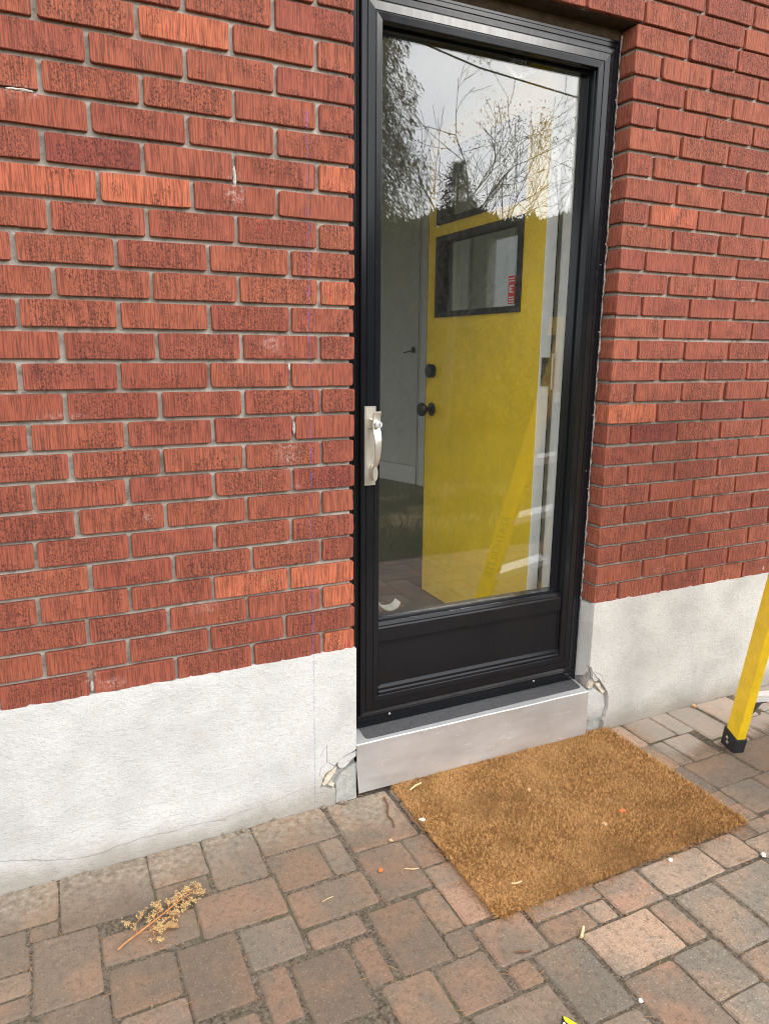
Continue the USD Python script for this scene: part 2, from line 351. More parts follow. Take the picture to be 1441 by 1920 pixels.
g = G(); fr = g.math('multiply_add', g.math('power', g('layer_weight', blend=0.5)+'.facing', 5.0), .90, .10)
INPANE = g.out('inner_door_glass', g('mix_closure', fac=fr, closure1=g('transparent_bsdf', color=(0.75, 0.77, 0.75))+'.BSDF', closure2=g('glossy_bsdf', color=(1, 1, 1), roughness=0.02)+'.BSDF')+'.closure')
YELLOW = simple('yellow_door_paint', (0.73, 0.480, 0.001), .34, 0, (22, .0030), .5, .10, 5)
FIBRE = simple('yellow_fibreglass', (0.76, 0.50, 0.012), .45, 0, (220, .0008), .45, .10, 25)
WHITE = simple('white_trim_paint', (0.84, 0.84, 0.82), .45, 0, (60, .0015), .5, .05, 20)
WALLIN = simple('interior_wall_paint', (0.70, 0.70, 0.64), .8, 0, (40, .001), .3, .05, 8)
FLOORIN = simple('interior_floor', (0.035, 0.035, 0.037), .45, 0, None, .4, .3, 6)
LADALU = simple('ladder_aluminium', (0.78, 0.78, 0.77), .42, .55, (90, .001), .5, .08, 40)
DKMETAL = simple('dark_brace_metal', (0.10, 0.10, 0.10), .5, .4, None, .5, .2, 40)
PRINT = simple('black_print', (0.02, 0.018, 0.012), .6)
REDP = simple('red_sticker_film', (0.55, 0.02, 0.03), .45)
WOODBROWN = simple('brown_wood_filler', (0.085, 0.056, 0.036), .9, 0, (60, .004), .2, .4, 20)
LINTEL = simple('rusty_lintel_steel', (0.05, 0.035, 0.028), .8, .2, (90, .003), .3, .4, 30)
CAULK = simple('old_caulk', (0.40, 0.37, 0.33), .9, 0, (120, .004), .2, .5, 90)
BRASS = simple('worn_hinge_metal', (0.16, 0.14, 0.09), .45, .8, (150, .002), .5, .5, 60)
HINGEW = simple('painted_hinge', (0.62, 0.62, 0.60), .5, 0, (150, .002), .5, .2, 60)
STEMM = simple('dry_stem', (0.42, 0.19, 0.07), .8, 0, None, .3, .25, 60)
SEEDM = simple('dry_seed_heads', (0.52, 0.38, 0.17), .9, 0, None, .2, .35, 150)
LEAFM = simple('dead_leaf', (0.38, 0.23, 0.10), .85, 0, None, .3, .35, 60)
STICK = simple('brown_stick', (0.15, 0.075, 0.045), .9, 0, None, .2, .3, 80)
STRAW = simple('pale_splinter', (0.62, 0.47, 0.25), .8, 0, None, .3, .2, 80)
STONEW = simple('white_stone', (0.78, 0.77, 0.74), .7, 0, (150, .002), .3, .08, 80)
ORCHIP = simple('orange_brick_chip', (0.62, 0.17, 0.055), .9, 0, (150, .002), .2, .2, 80)
TANCHIP = simple('tan_stone', (0.58, 0.36, 0.19), .85, 0, (150, .002), .2, .2, 80)
NEON = simple('bright_yellow_plastic', (0.80, 0.78, 0.02), .35)
g = G(); pos = g.pos(); n1 = g.noise(pos, 90.0, 2.0, .7); n2 = g.noise(pos, 5.0, 3.0, .6); sep = g('separate_xyz', vector=pos)
wn = g('white_noise_texture', vector=g('vector_math', math_type='snap', vector1=pos, vector2=(.004, .004, .5))+'.vector')+'.value'
c = g.ramp(g.math('multiply_add', wn, .5, g.math('multiply', n1, .5)), [(.15, (0.095, 0.043, 0.014)), (.48, (0.37, 0.182, 0.057)), (.8, (0.76, 0.46, 0.19))])
c = g.mix(g.math('multiply', g.step(n2, .45, .68), .45), c, (0.62, 0.37, 0.155))
c = g.mix(g.math('multiply', g.step(g.noise(pos, 7.0, 4.0, .6), .50, .72), .28), c, (0.13, 0.066, 0.024))
dirt = None  # front band paints the pile's shade into the fibre colour; other patches just darker
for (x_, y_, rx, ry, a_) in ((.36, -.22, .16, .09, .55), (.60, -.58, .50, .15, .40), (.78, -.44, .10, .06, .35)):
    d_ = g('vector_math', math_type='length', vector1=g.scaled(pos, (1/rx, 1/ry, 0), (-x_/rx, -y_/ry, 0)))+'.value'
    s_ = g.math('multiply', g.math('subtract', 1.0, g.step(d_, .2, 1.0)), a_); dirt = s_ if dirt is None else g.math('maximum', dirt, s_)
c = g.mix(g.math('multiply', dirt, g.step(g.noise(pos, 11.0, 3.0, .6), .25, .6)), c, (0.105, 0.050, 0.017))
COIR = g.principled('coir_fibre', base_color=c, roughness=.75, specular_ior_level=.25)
COIRBASE = simple('coir_backing', (0.20, 0.10, 0.035), .95, 0, (200, .004), .2, .3, 120)
def leaf_mat(name, a, b, sc=3.0):
    g = G(); nz = g.noise(g.pos(), sc, 3.0, .6)
    c = g.ramp(nz, [(.3, a), (.7, b)])
    p = g('principled_bsdf', base_color=c, roughness=.6, specular_ior_level=.3); t = g('translucent_bsdf', color=c)
    return g.out(name, g('mix_closure', fac=.25, closure1=p+'.BSDF', closure2=t+'.BSDF')+'.closure')
HEDGE = leaf_mat('hedge_leaves', (0.085, 0.082, 0.036), (0.22, 0.195, 0.095), 6.0)
CONIF = leaf_mat('conifer_needles', (0.055, 0.056, 0.032), (0.14, 0.128, 0.075), 3.0)
GRASS = leaf_mat('lawn_blades', (0.075, 0.085, 0.022), (0.22, 0.18, 0.075), 2.0)
BARK = simple('grey_bark', (0.15, 0.122, 0.095), .95, 0, (60, .01), .2, .3, 20)
SEEDB = simple('brown_seed_clusters', (0.28, 0.185, 0.09), .9, 0, None, .2, .3, 20)
g = G(); pos = g.pos(); n1 = g.noise(pos, 1.3, 4.0, .6); n2 = g.noise(pos, 60.0, 3.0, .6)
sep = g('separate_xyz', vector=pos)
dry = g.math('multiply', g.step(n1, .42, .60), g.math('multiply', g.step(sep+'.y', -4.7, -4.0), g.math('subtract', 1.0, g.step(sep+'.y', -3.2, -2.4))))
c = g.mix(dry, g.ramp(n2, [(.3, (0.05, 0.058, 0.016)), (.7, (0.12, 0.115, 0.036))]), (0.36, 0.28, 0.14))
LAWN = g.principled('lawn_ground', base_color=c, roughness=1.0, specular_ior_level=.1, normal=g.bump(n2, .03, 1.0))

# ================================================================ GROUND
single('lawn', (np.array([[-150, -150, -.035], [150, -150, -.035], [150, 150, -.035], [-150, 150, -.035]], float), np.array([[0, 1, 2], [0, 2, 3]])), LAWN, label='lawn with worn dry patches beyond the paved patio', kind='structure')
patio = thing('patio', 'brown and grey concrete paver patio in front of the door', kind='structure')
def sandmesh(x0, x1, y0, y1, z, step=.05):
    xs = np.arange(x0, x1+step, step); ys = np.arange(y0, y1+step, step)
    gx, gy = np.meshgrid(xs, ys, indexing='ij'); p = np.stack([gx, gy, np.zeros_like(gx)], -1)
    p[..., 2] = z+(meshkit.noise(p*14)-.5)*.004
    n, m = len(xs), len(ys); i, j = np.meshgrid(np.arange(n-1), np.arange(m-1), indexing='ij'); a = (i*m+j).ravel()
    return p.reshape(-1, 3), np.stack([a, a+m, a+m+1, a+1], 1)
part(patio, 'joint_sand', sandmesh(-2.6, 4.4, -2.02, 0.05, -.0038), SAND, smooth=True)
RECTS = [(-0.99,-0.141,-0.81,-0.006),(-0.804,-0.197,-0.6,-0.006),(-0.871,-0.195,-0.809,-0.149),(-0.969,-0.268,-0.871,-0.15),(-0.863,-0.395,-0.732,-0.201),(-0.964,-0.333,-0.868,-0.274),(-0.961,-0.389,-0.863,-0.336),(-0.725,-0.332,-0.52,-0.244),(-0.718,-0.469,-0.584,-0.347),(-0.848,-0.486,-0.723,-0.402),(-0.706,-0.551,-0.58,-0.479),(-0.595,-0.136,-0.461,-0.006),(-0.591,-0.203,-0.47,-0.144),(-0.454,-0.209,-0.322,-0.006),(-0.514,-0.346,-0.316,-0.219),(-0.315,-0.138,-0.111,-0.006),(-0.314,-0.279,-0.177,-0.147),(-0.171,-0.283,-0.112,-0.146),(-0.307,-0.409,-0.107,-0.294),(-0.093,-0.224,0.095,-0.006),(-0.096,-0.413,0.034,-0.225),(0.04,-0.349,0.114,-0.226),(0.043,-0.559,0.123,-0.358),(-0.3,-0.479,-0.174,-0.425),(-0.44,-0.477,-0.315,-0.358),(-0.578,-0.545,-0.449,-0.356),(-0.434,-0.622,-0.371,-0.489),(-0.361,-0.668,-0.236,-0.497),(-0.224,-0.62,-0.171,-0.497),(-0.152,-0.625,-0.029,-0.431),(-0.022,-0.555,0.036,-0.429),(-0.023,-0.628,0.036,-0.563),(0.05,-0.69,0.18,-0.576),(-0.084,-0.76,0.038,-0.634),(0.056,-0.758,0.115,-0.701),(-0.206,-0.761,-0.093,-0.629),(-0.072,-0.861,0.114,-0.768),(0.193,-0.689,0.322,-0.629),(0.194,-0.621,0.392,-0.576),(0.327,-0.686,0.387,-0.628),(0.4,-0.687,0.528,-0.583),(0.544,-0.686,0.746,-0.588),(0.755,-0.681,0.881,-0.585),(0.89,-0.698,1.006,-0.627),(0.549,-0.881,0.676,-0.701),(0.691,-0.862,0.869,-0.696),(0.471,-0.817,0.529,-0.697),(0.267,-0.819,0.462,-0.695),(0.408,-0.95,0.531,-0.829),(0.546,-0.984,0.653,-0.889),(0.266,-1.005,0.4,-0.831),(0.129,-0.881,0.252,-0.697),(0.126,-0.962,0.245,-0.888),(0.405,-1.048,0.532,-0.956),(1.034,-0.136,1.16,-0.006),(1.167,-0.139,1.243,-0.006),(1.247,-0.208,1.37,-0.006),(1.389,-0.154,1.557,-0.006),(1.086,-0.283,1.204,-0.147),(1.025,-0.282,1.083,-0.15),(1.027,-0.421,1.218,-0.286),(1.237,-0.418,1.446,-0.272),(1.027,-0.555,1.166,-0.426),(1.174,-0.53,1.255,-0.424)]
def snap_rects():
    done, out = None, []
    for (x0, y0, x1, y1) in RECTS:
        gpoly = sbox(x0-.0028, y0-.0028, x1+.0028, min(y1+.0028, -.004))
        if done is not None: gpoly = gpoly.difference(done.buffer(.001, join_style=2))
        if gpoly.geom_type != 'Polygon': gpoly = max(gpoly.geoms, key=lambda q: q.area)
        if gpoly.area > .0015: out.append(gpoly); done = gpoly if done is None else done.union(gpoly)
    return out, done
traced, taken = snap_rects()
# the rest of the paving, on the same 7 cm module
mod = .0705; sizes = [(3, 2), (2, 3), (2, 2), (2, 2), (2, 1), (1, 2), (1, 1)]
occ = {}; extra = []
gx0, gy1 = -2.5, -.006
NXc, NYc = 96, 28
tk = taken.buffer(.004)
from shapely.prepared import prep
ptk = prep(tk)
for i in range(NXc):
    for j in range(NYc):
        c = sbox(gx0+i*mod, gy1-(j+1)*mod, gx0+(i+1)*mod, gy1-j*mod)
        if ptk.intersects(c) and tk.intersection(c).area > .42*mod*mod: occ[i, j] = 1
rp = random.Random(3)
for j in range(NYc):
    for i in range(NXc):
        if (i, j) in occ: continue
        for (w, h) in rp.sample(sizes, len(sizes))+[(1, 1)]:
            cells = [(i+a, j+b) for a in range(w) for b in range(h)]
            if any(q in occ or q[0] >= NXc or q[1] >= NYc for q in cells): continue
            for q in cells: occ[q] = 1
            gp = sbox(gx0+i*mod, gy1-(j+h)*mod, gx0+(i+w)*mod, gy1-j*mod).difference(taken.buffer(.001, join_style=2))
            if gp.geom_type != 'Polygon' and len(gp.geoms): gp = max(gp.geoms, key=lambda q: q.area)
            if gp.area > .0016 and gp.area > .8*gp.convex_hull.area: extra.append(gp)
            break
# gaps left between the two sets are filled with cut pieces
def paver_mesh(gp, rnd):
    gp = gp.buffer(-.0013, join_style=2)
    if gp.is_empty: return None
    if gp.geom_type != 'Polygon': gp = max(gp.geoms, key=lambda q: q.area)
    r = rnd.uniform(.007, .011)
    gp2 = gp.buffer(-r).buffer(r, quad_segs=2)
    if gp2.is_empty or gp2.geom_type != 'Polygon' or gp2.area < .0012: return None
    gp2 = gp2.simplify(.0006).segmentize(.030)
    o = np.array(gp2.exterior.coords)[:-1]
    if not gp2.exterior.is_ccw: o = o[::-1]
    q3 = np.stack([o[:, 0]*38, o[:, 1]*38, np.full(len(o), rnd.uniform(0, 50))], 1)
    o = o+np.stack([meshkit.fbm(q3, 3, 4)-.5, meshkit.fbm(q3, 3, 9)-.5], 1)*.0065
    return slab(o, np.zeros(3), X, Y, Z, .02, rnd.uniform(.003, .0048), rnd.uniform(-.0015, .0015), (rnd.uniform(-.008, .008), rnd.uniform(-.008, .008)), inset=rnd.uniform(.0035, .005))
def paver_mat(gp, rnd):
    c = gp.centroid; w = [.35, .15, .25, .25] if c.x > .1 else [.62, .10, .18, .10]
    return rnd.choices(PAVER, w)[0]
FIX = {}
for k, gp in enumerate(traced):
    ms = paver_mesh(gp, rp)
    if ms: part(patio, 'paver', ms[:2], paver_mat(gp, rp))
count = len(traced); far = []
extra.sort(key=lambda q: (q.centroid.x-EYE[0]-.9)**2+(q.centroid.y+.7)**2)
for gp in extra:
    ms = paver_mesh(gp, rp)
    if not ms: continue
    if count < 296: part(patio, 'paver', ms[:2], paver_mat(gp, rp)); count += 1
    else: far.append(trimesh.Trimesh(ms[0], ms[1], process=False))
if far: part(patio, 'outer_pavers', cat_(far), PAVER[0], kind='stuff')

# ================================================================ HOUSE WALL
H0, CO = 0.47, 0.0667          # underside of the lowest course, course height
W = 0.868                      # width of the door opening between brick faces
TOPZ = H0+26*CO                # underside of the lintel course
wall = thing('brick_wall', 'red rug-faced brick wall with recessed grey mortar around the black glass door', 'wall')
RND = random.Random(11)
mort = []
def mortar_sheet(x0, x1, z0, z1, y=.0118, step=.02):
    xs = np.linspace(x0, x1, max(2, int((x1-x0)/step))); zs = np.linspace(z0, z1, max(2, int((z1-z0)/step)))
    gx, gz = np.meshgrid(xs, zs, indexing='ij'); p = np.stack([gx, np.zeros_like(gx), gz], -1)
    p[..., 1] = y+(meshkit.fbm(p*45, 3)-.5)*.005
    n, m = len(xs), len(zs); i, j = np.meshgrid(np.arange(n-1), np.arange(m-1), indexing='ij'); a = (i*m+j).ravel()
    return trimesh.Trimesh(p.reshape(-1, 3), np.vstack([np.stack([a, a+m, a+m+1], 1), np.stack([a, a+m+1, a+1], 1)]), process=False)
XL, XR, ZT = -1.75, 2.65, H0+31*CO
part(wall, 'mortar', cat_([mortar_sheet(XL, -.010, H0-.02, ZT), mortar_sheet(W+.009, XR, H0-.02, ZT), mortar_sheet(-.010, W+.009, TOPZ+.012, ZT),
     bx(XL-1.5, -.010, .016, .26, 0, ZT+.9), bx(W+.009, XR+1.5, .016, .26, 0, ZT+.9), bx(-.010, W+.009, .016, .26, TOPZ+.012, ZT+.9)]), MORTAR)
JOINTS = {24: [-.092], 23: [-.395, -.197], 22: [-.688, -.493, -.294, -.095], 21: [-.595, -.397, -.194], 20: [-.69, -.493, -.292, -.093], 19: [-.6, -.4, -.197], 18: [-.696, -.498, -.297, -.094], 17: [-.593, -.394, -.196], 16: [-.695, -.497, -.296, -.096], 15: [-.768, -.567, -.364, -.168], 14: [-.695, -.495, -.297, -.093], 13: [-.771, -.569, -.368, -.17], 12: [-.691, -.49, -.294, -.094], 11: [-.78, -.578, -.374, -.174], 10: [-.695, -.491, -.294, -.092], 9: [-.772, -.571, -.37, -.166], 8: [-.694, -.495, -.296, -.092], 7: [-.777, -.576, -.375, -.174], 6: [-.692, -.493, -.294, -.094], 5: [-.784, -.58, -.378, -.178], 4: [-.672, -.483, -.284, -.095], 3: [-.79, -.588, -.388, -.186], 2: [-.689, -.502, -.301, -.096], 1: [-.789, -.601, -.403, -.202], 0: [-.691, -.49, -.292, -.095]}
ORANGE_AT = {(-.69, 17), (-.49, 17), (-.05, 18), (-.05, 14), (-.39, 22), (-.09, 3), (-.05, 2), (-.05, 0), (-.28, 3), (1.0, 18), (.97, 9)}
bricks = []
def add_brick(x0, x1, row, zb=None, corner=None):
    z0 = (H0+row*CO if zb is None else zb); z1 = z0+CO
    j = .0049
    a, b = x0+j+RND.uniform(-.0012, .0012), x1-j+RND.uniform(-.0012, .0012)
    if corner == 'r': b = x1+RND.uniform(-.003, .002)
    if corner == 'l': a = x0+RND.uniform(-.0012, .0012)
    o = rrect(a, z0+.0048+RND.uniform(-.001, .001), b, z1-.0048+RND.uniform(-.001, .001), .0040, .0007, 2, RND)
    near = any(abs((a+b)/2-ox) < .08 and orow == row for ox, orow in ORANGE_AT)
    ms = slab(o, np.zeros(3), X, Z, -Y, .062, RND.uniform(.0011, .0017), RND.uniform(-.0014, .0016), (RND.uniform(-.008, .008), RND.uniform(-.015, .015)))
    m = BRICK[2] if near else RND.choices(BRICK, [.44, .40, .0, .03, .13])[0]
    return ms, m
vis, rest = [], []
for row in range(-0, 31):
    # left of the door
    if row < 26:
        js = sorted(JOINTS.get(row, [-.092] if row % 2 == 0 else [-.19]))
        while js[0] > XL+.1: js.insert(0, js[0]-.2005+RND.uniform(-.004, .004))
        if row == 25: js = sorted([-.19-.2*k for k in range(8)])
        ed = js+[0.0]
        for k in range(len(ed)-1): (vis if ed[k+1] > -1.02 and row < 26 else rest).append(add_brick(ed[k], ed[k+1], row, None, 'r' if k == len(ed)-2 else None))
        first = W+(.1015 if row % 2 == 0 else .2045)
        ed = [W, first]
        while ed[-1] < XR-.1: ed.append(ed[-1]+.2040+RND.uniform(-.004, .004))
        for k in range(len(ed)-1): (vis if ed[k] < 1.78 else rest).append(add_brick(ed[k], ed[k+1], row, H0+row*CO+.0027, 'l' if k == 0 else None))
    else:
        st = XL+(.02 if row % 2 else .12)
        if row == 26: st = .8912-.2045*13
        ed = [st]
        while ed[-1] < XR-.1: ed.append(ed[-1]+.2045+RND.uniform(-.003, .003))
        for k in range(len(ed)-1): (vis if row < 29 and .35 < ed[k] < 1.7 else rest).append(add_brick(ed[k], ed[k+1], row))
print('bricks', len(vis), len(rest))
cutoff = vis[:300]; rest += vis[300:]
for (v, f, uv), m in cutoff: part(wall, 'brick', (v, f), m, uv=uv)
vv, ff, uu, o = [], [], [], 0
for (v, f, uv), m in rest: vv.append(v); ff.append(f+o); uu.append(uv); o += len(v)
part(wall, 'outer_bricks', (np.vstack(vv), np.vstack(ff)), BRICK[0], uv=np.vstack(uu), kind='stuff')
sm = []
for (x, z, w_, h_, m_) in [(-.297, 1.685, .004, .024, 1), (-.728, 1.8035, .026, .0030, 1), (-.690, .497, .004, .014, 1), (-.176, 1.256, .004, .010, 1), (-.166, 1.103, .003, .018, 1), (1.690, .50, .004, .014, 1), (1.071, .492, .003, .016, 1)]+[(RND.uniform(-.95, 1.8), H0+RND.randint(1, 25)*CO+RND.uniform(-.0065, .0065), RND.uniform(.006, .024), RND.uniform(.0016, .0032), 0) for _ in range(0)]:
    if -.02 < x < W+.02: continue
    b_ = trimesh.creation.icosphere(subdivisions=2, radius=1.0); q_ = b_.vertices*[w_, .0045, h_]+np.array([x, .0030, z]); q_ += (meshkit.fbm(q_*160, 3, 5)[:, None]-.5)*[.006, .002, .004]; b_.vertices = q_; sm.append(b_)
part(wall, 'mortar_smears', cat_(sm), simple('pale_mortar', (.40, .37, .325), .95, 0, (140, .003), .2, .25, 60), kind='stuff')
part(wall, 'lintel', bx(-.05, W+.05, .012, .11, TOPZ+.001, TOPZ+.011), LINTEL, label='rusty dark steel lintel over the door opening')
part(wall, 'wood_filler', bx(.002, W-.002, .066, .11, 2.176, TOPZ), WOODBROWN, label='rough brown filler strip above the door frame')

# foundation: parging in front of old concrete, cut by cracks, broken away at both door corners
FT = H0+.004
def wav(xs, z, amp, seed): return [(x, z+(meshkit.fbm(np.array([x*45, 3.3*seed, 0.]), 4)-.5)*amp+max(0, meshkit.noise(np.array([x*70, seed*7.1, 1.]))-.74)*.020) for x in xs]
def parge(poly, cracks, y0, depth):
    cuts = [LineString(c).buffer(w, cap_style=2) for c, w in cracks]
    poly = poly.difference(unary_union(cuts)) if cuts else poly
    ms = []
    for gq in getattr(poly, 'geoms', [poly]):
        if gq.area < 1e-5: continue
        e = trimesh.creation.extrude_polygon(gq.segmentize(.03), depth, engine='earcut')
        v = np.array(e.vertices); ms.append(trimesh.Trimesh(np.stack([v[:, 0], y0+depth-v[:, 2], v[:, 1]], 1), e.faces, process=False))
    m = cat_(ms); m.fix_normals(); return m
def jag(pts, a, seed, n=3):
    r = random.Random(seed); out = []
    for (p, q) in zip(pts[:-1], pts[1:]):
        out.append(p)
        for k in range(1, n): out.append((p[0]+(q[0]-p[0])*k/n+r.uniform(-a, a), p[1]+(q[1]-p[1])*k/n+r.uniform(-a, a)))
    return out+[pts[-1]]
lh = jag([(-.112, .060), (-.094, .104), (-.068, .118), (-.054, .137), (-.020, .150), (.02, .168), (.02, -.01), (-.062, -.01), (-.062, .046), (-.083, .050), (-.112, .060)], .003, 2)
left_poly = Polygon([(-3.2, -.02)]+[(.004, -.02), (.004, H0-.004)]+wav(np.linspace(.004, -1.75, 260), FT+.001, .010, 1)+[(-3.2, FT)]).difference(Polygon(lh))
ck = [(jag([(-.95, .094), (-.87, .075), (-.819, .057), (-.75, .043), (-.703, .040), (-.65, .05), (-.61, .055), (-.54, .049), (-.459, .050), (-.38, .040)], .003, 5), .0009),
      (jag([(-.107, .165), (-.098, .178), (-.087, .190), (-.087, .14), (-.066, .122)], .002, 6), .0008), (jag([(-.087, .14), (-.105, .128), (-.111, .10)], .002, 7), .0007),
      (jag([(-.44, .040), (-.33, .053), (-.236, .060), (-.16, .078)], .002, 8), .0006), (jag([(-.77, .12), (-.60, .145), (-.40, .135), (-.25, .16)], .004, 9), .0004)]
fnd = part(wall, 'foundation', parge(left_poly, ck, -.005, .016), PARGE, label='off-white parged foundation left of the door, chipped at its lower corner')
part(fnd.GetPath().pathString, 'old_concrete', bx(-3.2, .004, .011, .26, -.02, H0-.006), CONCRETE)
part(fnd.GetPath().pathString, 'concrete_patch', parge(Polygon(jag([(-.060, -.01), (-.060, .060), (-.040, .092), (-.015, .106), (.006, .112), (.006, -.01), (-.060, -.01)], .0015, 12)), [], -.002, .012), CONCRETE, label='smooth grey cement patch beside the step')
for (pts, y, m, s) in (([(-.100, .066), (-.088, .094), (-.070, .108), (-.060, .100), (-.074, .082), (-.090, .064)], .001, RUBBLE, 21), ([(-.056, .134), (-.050, .112), (-.034, .108), (-.018, .122), (.002, .134), (.004, .152), (-.030, .144)], -.003, PARGE, 22), ([(-.072, .098), (-.060, .118), (-.052, .112), (-.060, .092)], .003, RUBBLE, 23), ([(-.082, .060), (-.068, .068), (-.062, .060), (-.066, .050)], .002, RUBBLE, 24)):
    part(fnd.GetPath().pathString, 'loose_chunk', parge(Polygon(jag(pts+[pts[0]], .002, s)), [], y, .010), m)
rh = jag([(W-.02, .262), (W+.004, .252), (W+.024, .222), (W+.052, .190), (W+.088, .142), (W+.094, .10), (W+.093, .070), (W+.080, .035), (W+.078, -.01), (W-.02, -.01), (W-.02, .262)], .003, 3)
right_poly = Polygon([(W-.002, -.02), (4.1, -.02), (4.1, FT)]+wav(np.linspace(2.65, W-.002, 260), FT+.004, .011, 2)).difference(Polygon(rh))
fnd2 = part(wall, 'foundation', parge(right_poly, [(jag([(W+.02, .235), (W+.055, .21), (W+.07, .18)], .002, 31), .0007)], -.005, .016), PARGE_W, label='off-white parged foundation right of the door with a broken corner')
f2 = fnd2.GetPath().pathString
part(f2, 'old_concrete', bx(W+.012, 4.1, .011, .26, -.02, H0-.006), CONCRETE)
rev = parge(Polygon([(.0115, .232), (.024, .212), (.075, .19), (.075, H0+.001), (.0115, H0+.002)]), [], 0, .012)
rv = np.array(rev.vertices); rev = trimesh.Trimesh(np.stack([W-.0025+rv[:, 1], rv[:, 0], rv[:, 2]], 1), rev.faces, process=False); rev.fix_normals()
part(f2, 'parged_reveal', rev, PARGE_R)
for (pts, y, m, s) in (([(W+.002, .055), (W+.004, .150), (W+.030, .165), (W+.075, .130), (W+.086, .095), (W+.072, .050), (W+.030, .040)], .002, PARGE, 41), ([(W+.002, .005), (W+.003, .050), (W+.040, .042), (W+.072, .030), (W+.066, .002)], .004, CONCRETE, 42), ([(W+.004, .170), (W+.018, .200), (W+.032, .190), (W+.024, .168)], .004, RUBBLE, 43), ([(W+.010, .246), (W+.018, .205), (W+.036, .192), (W+.045, .195), (W+.028, .222)], -.002, PARGE, 44), ([(W+.034, .180), (W+.052, .182), (W+.082, .142), (W+.070, .136)], .000, RUBBLE, 45)):
    part(f2, 'loose_chunk', parge(Polygon(jag(pts+[pts[0]], .0025, s)), [], y, .010), m)

# ================================================================ STORM DOOR
door = thing('storm_door', 'black full-glass storm door with satin nickel pull handle', 'door', (.435, .08, .19))
def mitre_side(rect, prof, side):
    """one mitred side of a picture-frame moulding. rect (x0, z0, x1, z1) is the outer edge; prof: (inward offset, y) closed polygon."""
    x0, z0, x1, z1 = rect; n = len(prof); v = []
    for end in (0, 1):
        for d, y in prof:
            v.append({'b': ((x0+d, x1-d)[end], y, z0+d), 't': ((x0+d, x1-d)[end], y, z1-d), 'l': (x0+d, y, (z0+d, z1-d)[end]), 'r': (x1-d, y, (z0+d, z1-d)[end])}[side])
    f = [[j, (j+1) % n, n+(j+1) % n] for j in range(n)]+[[j, n+(j+1) % n, n+j] for j in range(n)]
    tri = trimesh.creation.triangulate_polygon(Polygon(prof), engine='earcut')[1] if False else None
    f += [[0, j+1, j] for j in range(1, n-1)]+[[n, n+j, n+j+1] for j in range(1, n-1)]
    m = trimesh.Trimesh(np.array(v), np.array(f), process=False); trimesh.repair.fix_normals(m); return m
FR = (.010, .192, W-.007, 2.176)
zbar = [(0, .120), (0, .060), (.002, .058), (.008, .058), (.009, .060), (.011, .060), (.012, .058), (.020, .058), (.021, .061), (.0225, .061), (.0235, .058), (.0275, .058), (.0285, .062), (.0285, .120)]
for s in 'lrt': part(door, 'frame_jamb' if s != 't' else 'frame_header', mitre_side((FR[0], .16, FR[2], FR[3]), zbar, s), BLACK)
SR = (.0395, .229, W-.0365, 2.146)
sash = [(0, .095), (0, .050), (.0015, .047), (.013, .045), (.0142, .0470), (.0158, .0470), (.017, .0445), (.036, .0435), (.0372, .0458), (.0388, .0458), (.040, .0440), (.0555, .0450), (.0575, .0475), (.0578, .056), (.0598, .058), (.060, .095)]
for s, nme in (('l', 'stile'), ('r', 'stile'), ('t', 'top_rail'), ('b', 'bottom_rail')): part(door, nme, mitre_side(SR, sash, s), BLACK)
gx0_, gx1_, gz0, gz1 = SR[0]+.060, SR[2]-.060, .512, SR[3]-.060
bead = [(-.001, .108), (-.001, .074), (.0055, .073), (.007, .075), (.007, .084), (.008, .108)]
midz0, midz1 = .452, .507
def hprof(prof, x0, x1):      # horizontal bar from a (z, y) polygon
    n = len(prof); v = [(x, y, z) for x in (x0, x1) for z, y in prof]
    f = [[j, (j+1) % n, n+(j+1) % n] for j in range(n)]+[[j, n+(j+1) % n, n+j] for j in range(n)]+[[0, j+1, j] for j in range(1, n-1)]+[[n, n+j, n+j+1] for j in range(1, n-1)]
    m = trimesh.Trimesh(np.array(v), np.array(f), process=False); trimesh.repair.fix_normals(m); return m
part(door, 'middle_rail', hprof([(midz0, .090), (midz0, .054), (midz0+.002, .052), (.496, .0515), (.498, .053), (.500, .0545), (.5035, .0555), (.512, .0630), (.514, .090)], gx0_-.001, gx1_+.001), BLACK)
for s in 'lrtb': part(door, 'glazing_bead', mitre_side((gx0_-.0, gz0, gx1_, gz1), bead, s), BLACK)
part(door, 'glass', bx(gx0_+.004, gx1_-.004, .087, .091, gz0+.004, gz1-.004), PANE)
part(door, 'kick_panel', bx(gx0_-.002, gx1_+.002, .0575, .082, .285, midz0+.002), BLACK)
kb = [(0, .0580), (0, .0545), (.003, .0535), (.0050, .0535), (.0065, .0550), (.007, .0580)]
for s in 'lrtb': part(door, 'panel_moulding', mitre_side((gx0_, .2885, gx1_, midz0-.0005), kb, s), BLACK)
part(door, 'bottom_bead', hprof([(.289, .072), (.289, .0460), (.291, .0445), (.2955, .0445), (.3000, .0500), (.3015, .0505), (.3025, .0482), (.3075, .0480), (.3140, .0565), (.315, .0685)], gx0_-.001, gx1_+.001), BLACK)
part(door, 'door_sweep', hprof([(.184, .092), (.184, .058), (.190, .053), (.2015, .052), (.203, .0545), (.206, .0545), (.2075, .051), (.218, .0495), (.2195, .052), (.2225, .052), (.224, .049), (.2285, .0485), (.2285, .092)], .030, W-.020), BLACK)
for xs in (.137, .675): part(door, 'sweep_screw', ball((xs, .0492, .2155), (.0042, .0022, .0042)), SCREW)
for zz_ in (2.02, 1.86, 1.62, 1.36, 1.10, .86, .62, .40): part(door, 'frame_screw', ball((W-.0105+random.uniform(-.001, .001), .0578, zz_), (.0026, .0014, .0026), sub=1), SCREW)
for zz_ in (1.56, .92): part(door, 'jamb_screw', ball((W-.0235, .0578, zz_), (.002, .0012, .002), sub=1), SCREW)
